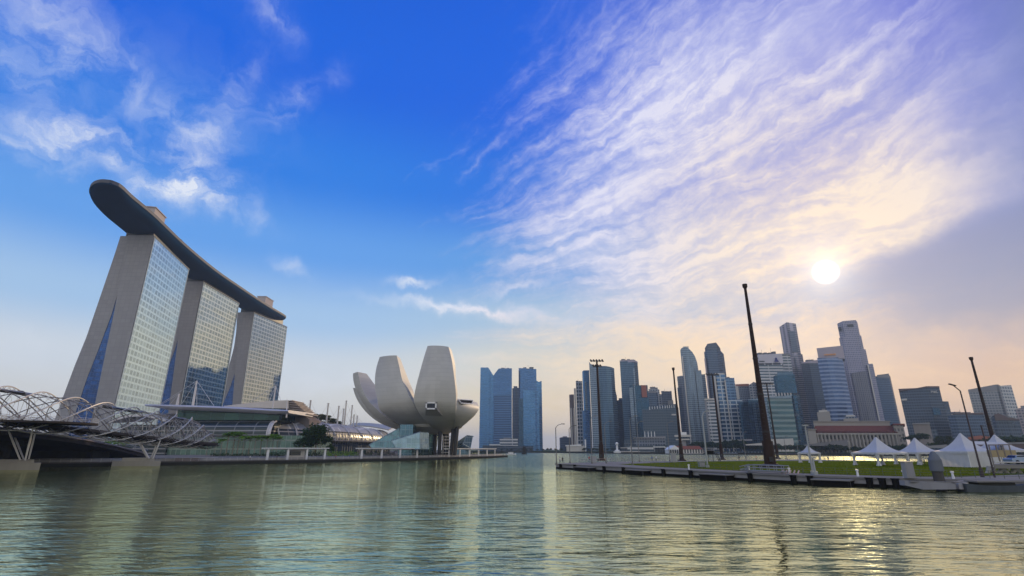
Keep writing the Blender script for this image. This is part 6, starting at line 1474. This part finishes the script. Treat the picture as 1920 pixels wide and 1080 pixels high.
tent('large white peaked tent with closed side walls, beside the street lamp', 1761.5, 1850, 846.5, 812, 876, 118, 3, False, .16, .55)
tent('white peaked tent farthest right, behind the walled tent and the awning', 1832, 1907, 844, 815, 868, 132, 0, False, .10, .5)
# white barrel roof shelter between the two right tents, tan awning in front
D = 126; root = thing('marquee', 'white flat marquee roof between the walled tent and the farthest right tent', 'marquee', (xat(1850, 830, D), D, DZ))
mb = MB(); rr = []
for k in range(9):
    t = k / 8; px = lerp(1812, 1886, t); rr.append([Vector((xat(px, 826 + 3.5 * t, D), D, zat(826 + 3.5 * t + (1.8 * (2 * t - 1) ** 2), D))), Vector((xat(px, 832, D), D - 1, zat(833 + 2 * t, D))), Vector((xat(px, 832, D + 8), D + 8, zat(832 + 2 * t, D))), Vector((xat(px, 826, D + 8), D + 8, zat(827 + 3 * t, D)))])
mb.loft(rr, 0, True, True, False); part('roof', mb, M_TENT, root)
for px in (1815, 1840, 1862, 1884):
    mb = MB(); mb.cyl(xat(px, 850, D), D + .5, DZ, zat(833, D), .09, .09, 6); part('pole', mb, M_STEEL, root)
D = 100; root = thing('ticket_shelter', 'tan canvas walled shelter on a steel frame at the right end of the platform', 'shelter', (xat(1880, 850, D), D, DZ)); M_TAN = plain('tan canvas', (.34, .28, .17), .85, var=.2, scale=1.2)
mb = MB(); mb.box(((xat(1856, 850, D) + xat(1905, 850, D)) / 2, D, (zat(857, D) + zat(844, D)) / 2), (xat(1905, 850, D) - xat(1856, 850, D), .15, zat(844, D) - zat(857, D))); part('canvas_front', mb, M_TAN, root)
mb = MB(); x0, x1 = xat(1856, 850, D), xat(1905, 850, D); mb.box((x1, D + 3, (zat(857, D) + zat(844, D)) / 2), (.15, 6, zat(844, D) - zat(857, D))); part('canvas_side', mb, M_TAN, root)
mb = MB()
for px in (1857, 1870, 1883, 1895):
    mb.tube([(xat(px, 850, D), D - .1, DZ), (xat(px, 850, D), D - .1, zat(834, D))], .12, 5)
mb.tube([(x0, D - .1, zat(834.5, D)), (xat(1896, 834, D), D - .1, zat(833.5, D))], .12, 5); part('frame', mb, plain('shelter frame', (.22, .19, .17), .6), root)
# big concrete pile with a grey conical cap in a V shaped float
c = Vector((xat(1755.5, 900, 70.5), 70.0, 0)); root = thing('mooring_pile', 'thick concrete mooring pile with a grey conical cap in front of the tents', 'pile', (c.x, c.y, -1))
mb = MB(); mb.cyl(c.x, c.y, -1, 2.5, .60, .58, 20); part('shaft', mb, plain('stained pile concrete', (.085, .082, .08), .85, var=.6, scale=1.4, streak=True), root)
mb = MB(); mb.lathe(c.x, c.y, [(.71, 2.35), (.73, 2.45), (.73, 3.75), (.45, 4.35), (.2, 4.75), (.04, 4.8)], 20, 0, False); part('cap', mb, plain('grey pile cap', (.15, .165, .185), .75), root)
root = thing('pile_collar', 'low V shaped dark float collar round the grey capped pile', 'float', (c.x, c.y, 0))
mb = MB()
for s in (-1, 1):
    mb.loft([[Vector((c.x + s * .2, c.y - 2.6, .35)), Vector((c.x + s * .2, c.y - 1.6, .35)), Vector((c.x + s * .2, c.y - 1.6, 1.0)), Vector((c.x + s * .2, c.y - 2.6, 1.0))], [Vector((c.x + s * 3.0, c.y - .9, .2)), Vector((c.x + s * 3.0, c.y + .8, .2)), Vector((c.x + s * 3.0, c.y + .8, 1.15)), Vector((c.x + s * 3.0, c.y - .9, 1.15))], [Vector((c.x + s * 4.2, c.y + .4, .6)), Vector((c.x + s * 4.2, c.y + 1.4, .6)), Vector((c.x + s * 4.2, c.y + 1.4, 1.2)), Vector((c.x + s * 4.2, c.y + .4, 1.2))]], 0, True, True, False)
part('arms', mb, M_PONT, root)
mb = MB()
for s in (-1, 1): mb.box((c.x + s * 2, c.y - .9, 1.12), (4.2, .7, .12), s * .45)
part('walkway', mb, M_DECK, root)
mb = MB(); mb.box((c.x + 1.6, c.y - 1.9, .35), (.5, .4, 1.4)); part('fender_post', mb, M_PALE, root)
# small work boat moored at the right end
boat('work_boat', 'shabby blue grey work boat moored at the right end of the platform', (xat(1857, 905, 69.5), 68.6, 0), 9.5, 2.2, .75, plain('blue grey hull paint', (.09, .105, .12), .75, var=.5, scale=.8), M_DARKWALL, .05, M_DECK, .35)
# raised concrete walkway with arched legs, and a parked car on it, at the right edge
D = 88; root = thing('access_bridge', 'pale concrete access bridge on curved legs at the right edge of the view', 'bridge', (xat(1900, 875, D), D, 0)); z = zat(871, D)
mb = MB(); mb.prism([(xat(1864, 870, D), D), (xat(1864, 870, D) + 34, D), (xat(1864, 870, D) + 40, D + 6), (xat(1864, 870, D + 6), D + 6)], z - .6, z); part('deck', mb, M_DECK, root)
for px in (1867, 1890, 1915):
    mb = MB(); xx = xat(px, 880, D)
    for s in (-1, 1): mb.tube([(xx, D + 1, z - .5), (xx + s * .5, D + 1, z - 1.2), (xx + s * 1.6, D + 1, z - 2.3)], [.45, .3, .28], 8)
    part('leg', mb, M_CONC, root)
mb = MB(); mb.tube([(xat(1862, 868, D), D - .3, z + .35), (xat(1862, 868, D) + 32, D - .3, z + .35)], .1, 5); part('kerb_rail', mb, M_PALE, root)
def car(label, c, rz):
    root = thing('parked_car', label, 'car', c); M = Matrix.Translation(Vector(c)) @ Matrix.Rotation(rz, 4, 'Z')
    prof = [(-2.1, .35), (-2.15, .75), (-1.95, .95), (-1.5, 1.0), (-1.05, 1.42), (.55, 1.45), (1.15, 1.0), (1.95, .88), (2.15, .65), (2.15, .35)]
    mb = MB(); rr = []
    for y, k in ((-.85, .94), (-.78, 1), (.78, 1), (.85, .94)): rr.append([M @ Vector((x * k, y * (.82 if zz > 1.05 else 1), zz)) for x, zz in prof])
    mb.loft(rr, 0, True, True, True); body = part('body', mb, plain('pale blue car paint', (.20, .27, .36), .3, .3), root)
    for s in (-1, 1):
        mb = MB(); mb.add([M @ Vector((x, s * .80 * (1 if zz < 1.05 else .88) + s * .03, zz)) for x, zz in ((-1.3, 1.03), (-.98, 1.36), (.5, 1.38), (1.0, 1.03))], [[0, 1, 2, 3]]); part('side_window', mb, M_DARKGLASS, root)
    mb = MB(); mb.add([M @ Vector(v) for v in ((-1.52, -.7, 1.04), (-1.52, .7, 1.04), (-1.1, .6, 1.40), (-1.1, -.6, 1.40))], [[0, 1, 2, 3]]); part('rear_window', mb, M_DARKGLASS, root)
    for x in (-1.3, 1.3):
        for s in (-1, 1):
            mb = MB(); mb.tube([M @ Vector((x, s * .72, .33)), M @ Vector((x, s * .90, .33))], [.33, .33], 16); part('wheel', mb, M_BLACK, root)
car('pale blue car standing on the access bridge at the right edge', (xat(1912, 866, D + 2.5), D + 2.5, z), .08)
# people
def person_mesh(seed, pose):
    rs = random.Random(seed); me = bpy.data.meshes.new('person')
    st = pose * .22
    V = [(0, 0, .95), (0, 0, 1.15), (0, 0, 1.38), (0, 0, 1.50), (0, -.02, 1.62), (0, -.01, 1.74), (-.09, 0, .88), (-.10, -st, .50), (-.10, -st * 1.0 + .05, .08), (-.10, -st - .12, .04), (.09, 0, .88), (.10, st, .50), (.10, st + .10, .08), (.10, st - .02, .04), (-.19, 0, 1.40), (-.23, st * .5, 1.12), (-.22, st * .4 - .08, .86), (-.21, st * .4 - .10, .77), (.19, 0, 1.40), (.23, -st * .5, 1.12), (.22, -st * .4 - .08, .86), (.21, -st * .4 - .10, .77)]
    Ed = [(0, 1), (1, 2), (2, 3), (3, 4), (4, 5), (0, 6), (6, 7), (7, 8), (8, 9), (0, 10), (10, 11), (11, 12), (12, 13), (2, 14), (14, 15), (15, 16), (16, 17), (2, 18), (18, 19), (19, 20), (20, 21)]
    rad = [.14, .125, .16, .055, .095, .075, .095, .065, .045, .04, .095, .065, .045, .04, .065, .045, .035, .04, .065, .045, .035, .04]
    me.from_pydata([Vector(v) for v in V], Ed, []); ob = bpy.data.objects.new('tmp', me); COL.objects.link(ob)
    md = ob.modifiers.new('s', 'SKIN'); sk = me.skin_vertices[0].data
    for i, r_ in enumerate(rad): sk[i].radius = (r_, r_ * .8); sk[i].use_root = (i == 0)
    ob.modifiers.new('sub', 'SUBSURF').levels = 1
    dg = bpy.context.evaluated_depsgraph_get(); out = bpy.data.meshes.new_from_object(ob.evaluated_get(dg)); bpy.data.objects.remove(ob); bpy.data.meshes.remove(me)
    for p in out.polygons: p.use_smooth = True
    return out
SKIN = plain('skin', (.30, .19, .13), .6); PM = []
for nm, sh, tr in (('white shirt', (.6, .6, .6), (.03, .03, .05)), ('dark clothes', (.03, .03, .04), (.02, .02, .025)), ('red shirt', (.4, .05, .04), (.05, .05, .08)), ('blue shirt', (.06, .12, .3), (.10, .09, .07))):
    PM.append((nm, plain('shirt ' + nm, sh, .8), plain('trousers ' + nm, tr, .8)))
def person(where, loc, k, rz=0.0):
    nm, sh, tr = PM[k % 4]; me = person_mesh(k, .6 if k % 2 else .15)
    me.materials.append(SKIN); me.materials.append(sh); me.materials.append(tr)
    for p in me.polygons: c = p.center; p.material_index = 2 if c.z < .92 and abs(c.x) < .18 else (1 if c.z < 1.47 and (abs(c.x) < .2 or c.z > 1.1) else 0)
    o = bpy.data.objects.new('person', me); o.location = loc; o.rotation_euler = (0, 0, rz); COL.objects.link(o); tag(o, 'person in ' + nm + ' ' + where, 'person')
    mb = MB(); mb.lathe(0, 0, [(.10, 1.66), (.105, 1.72), (.085, 1.79), (.02, 1.82)], 10); h = bpy.data.objects.new('hair', mb.mesh('hair', M_BLACK, Vector((0, 0, 0)))); COL.objects.link(h); h.parent = o
for k, (px, D, w) in enumerate(((1050, 150, 'standing at the left end of the platform'), (1055, 152, 'standing by the left corner of the platform'), (1105, 172, 'standing beside the leftmost floodlight mast'), (1223, 178, 'on the far side of the lawn, left of the pale cabinet'), (1231, 178, 'walking on the far side of the lawn below the dark block'), (1387, 186, 'by the far railing left of the tallest mast'), (1419, 190, 'by the far railing close to the tallest mast'), (1554, 176, 'at the far edge of the lawn right of the small tent'), (1733, 150, 'standing under the right one of the touching tents'))):
    person(w, (xat(px, 866, D), D, DZ), k, random.uniform(0, 6))
for k, (i, w) in enumerate(((36, 'walking on the helix footbridge at the left edge'), (40, 'on the helix footbridge near the lookout pod, at its left'), (45, 'standing by the lookout pod of the footbridge'), (54, 'leaning near the right side of the lookout pod'))):
    p = AX[i]; person(w, (p.x + 1.6 - .4 * k, p.y, p.z + .02), k + 20, 1.0 * k)

for k, (px, w) in enumerate(((470, 'strolling on the promenade left of the left pergola'), (520, 'standing under the left pergola, left of the kiosk'), (630, 'walking on the promenade between the left and middle pergolas'), (655, 'walking on the promenade just left of the middle pergola'), (735, 'standing under the middle pergola'), (803, 'walking on the promenade before the museum columns'), (880, 'standing under the right pergola'))):
    p = shore_pt(px); person(w, (p.x, p.y - .4, 1.16), k + 40, 1.3 * k)
# ------------------------------------------------------------------ evening haze
def haze():
    m = bpy.data.materials.new('haze air'); m.use_nodes = True; t = NT(m.node_tree); t.n.clear()
    o = t.node('ShaderNodeOutputMaterial'); v = t.node('ShaderNodeVolumePrincipled')
    v.inputs['Color'].default_value = (.60, .78, 1.0, 1); v.inputs['Density'].default_value = .00012; v.inputs['Anisotropy'].default_value = .15
    t.l.new(v.outputs[0], o.inputs['Volume'])
    mb = MB(); mb.prism([(-6100, -2100), (6100, -2100), (6100, 14100), (-6100, 14100)], -5, 310)
    ob = single('haze', mb, m, kind='structure'); ob['kind'] = 'stuff'; tag(ob, 'thin pale evening haze over the bay and city', 'haze')
haze()
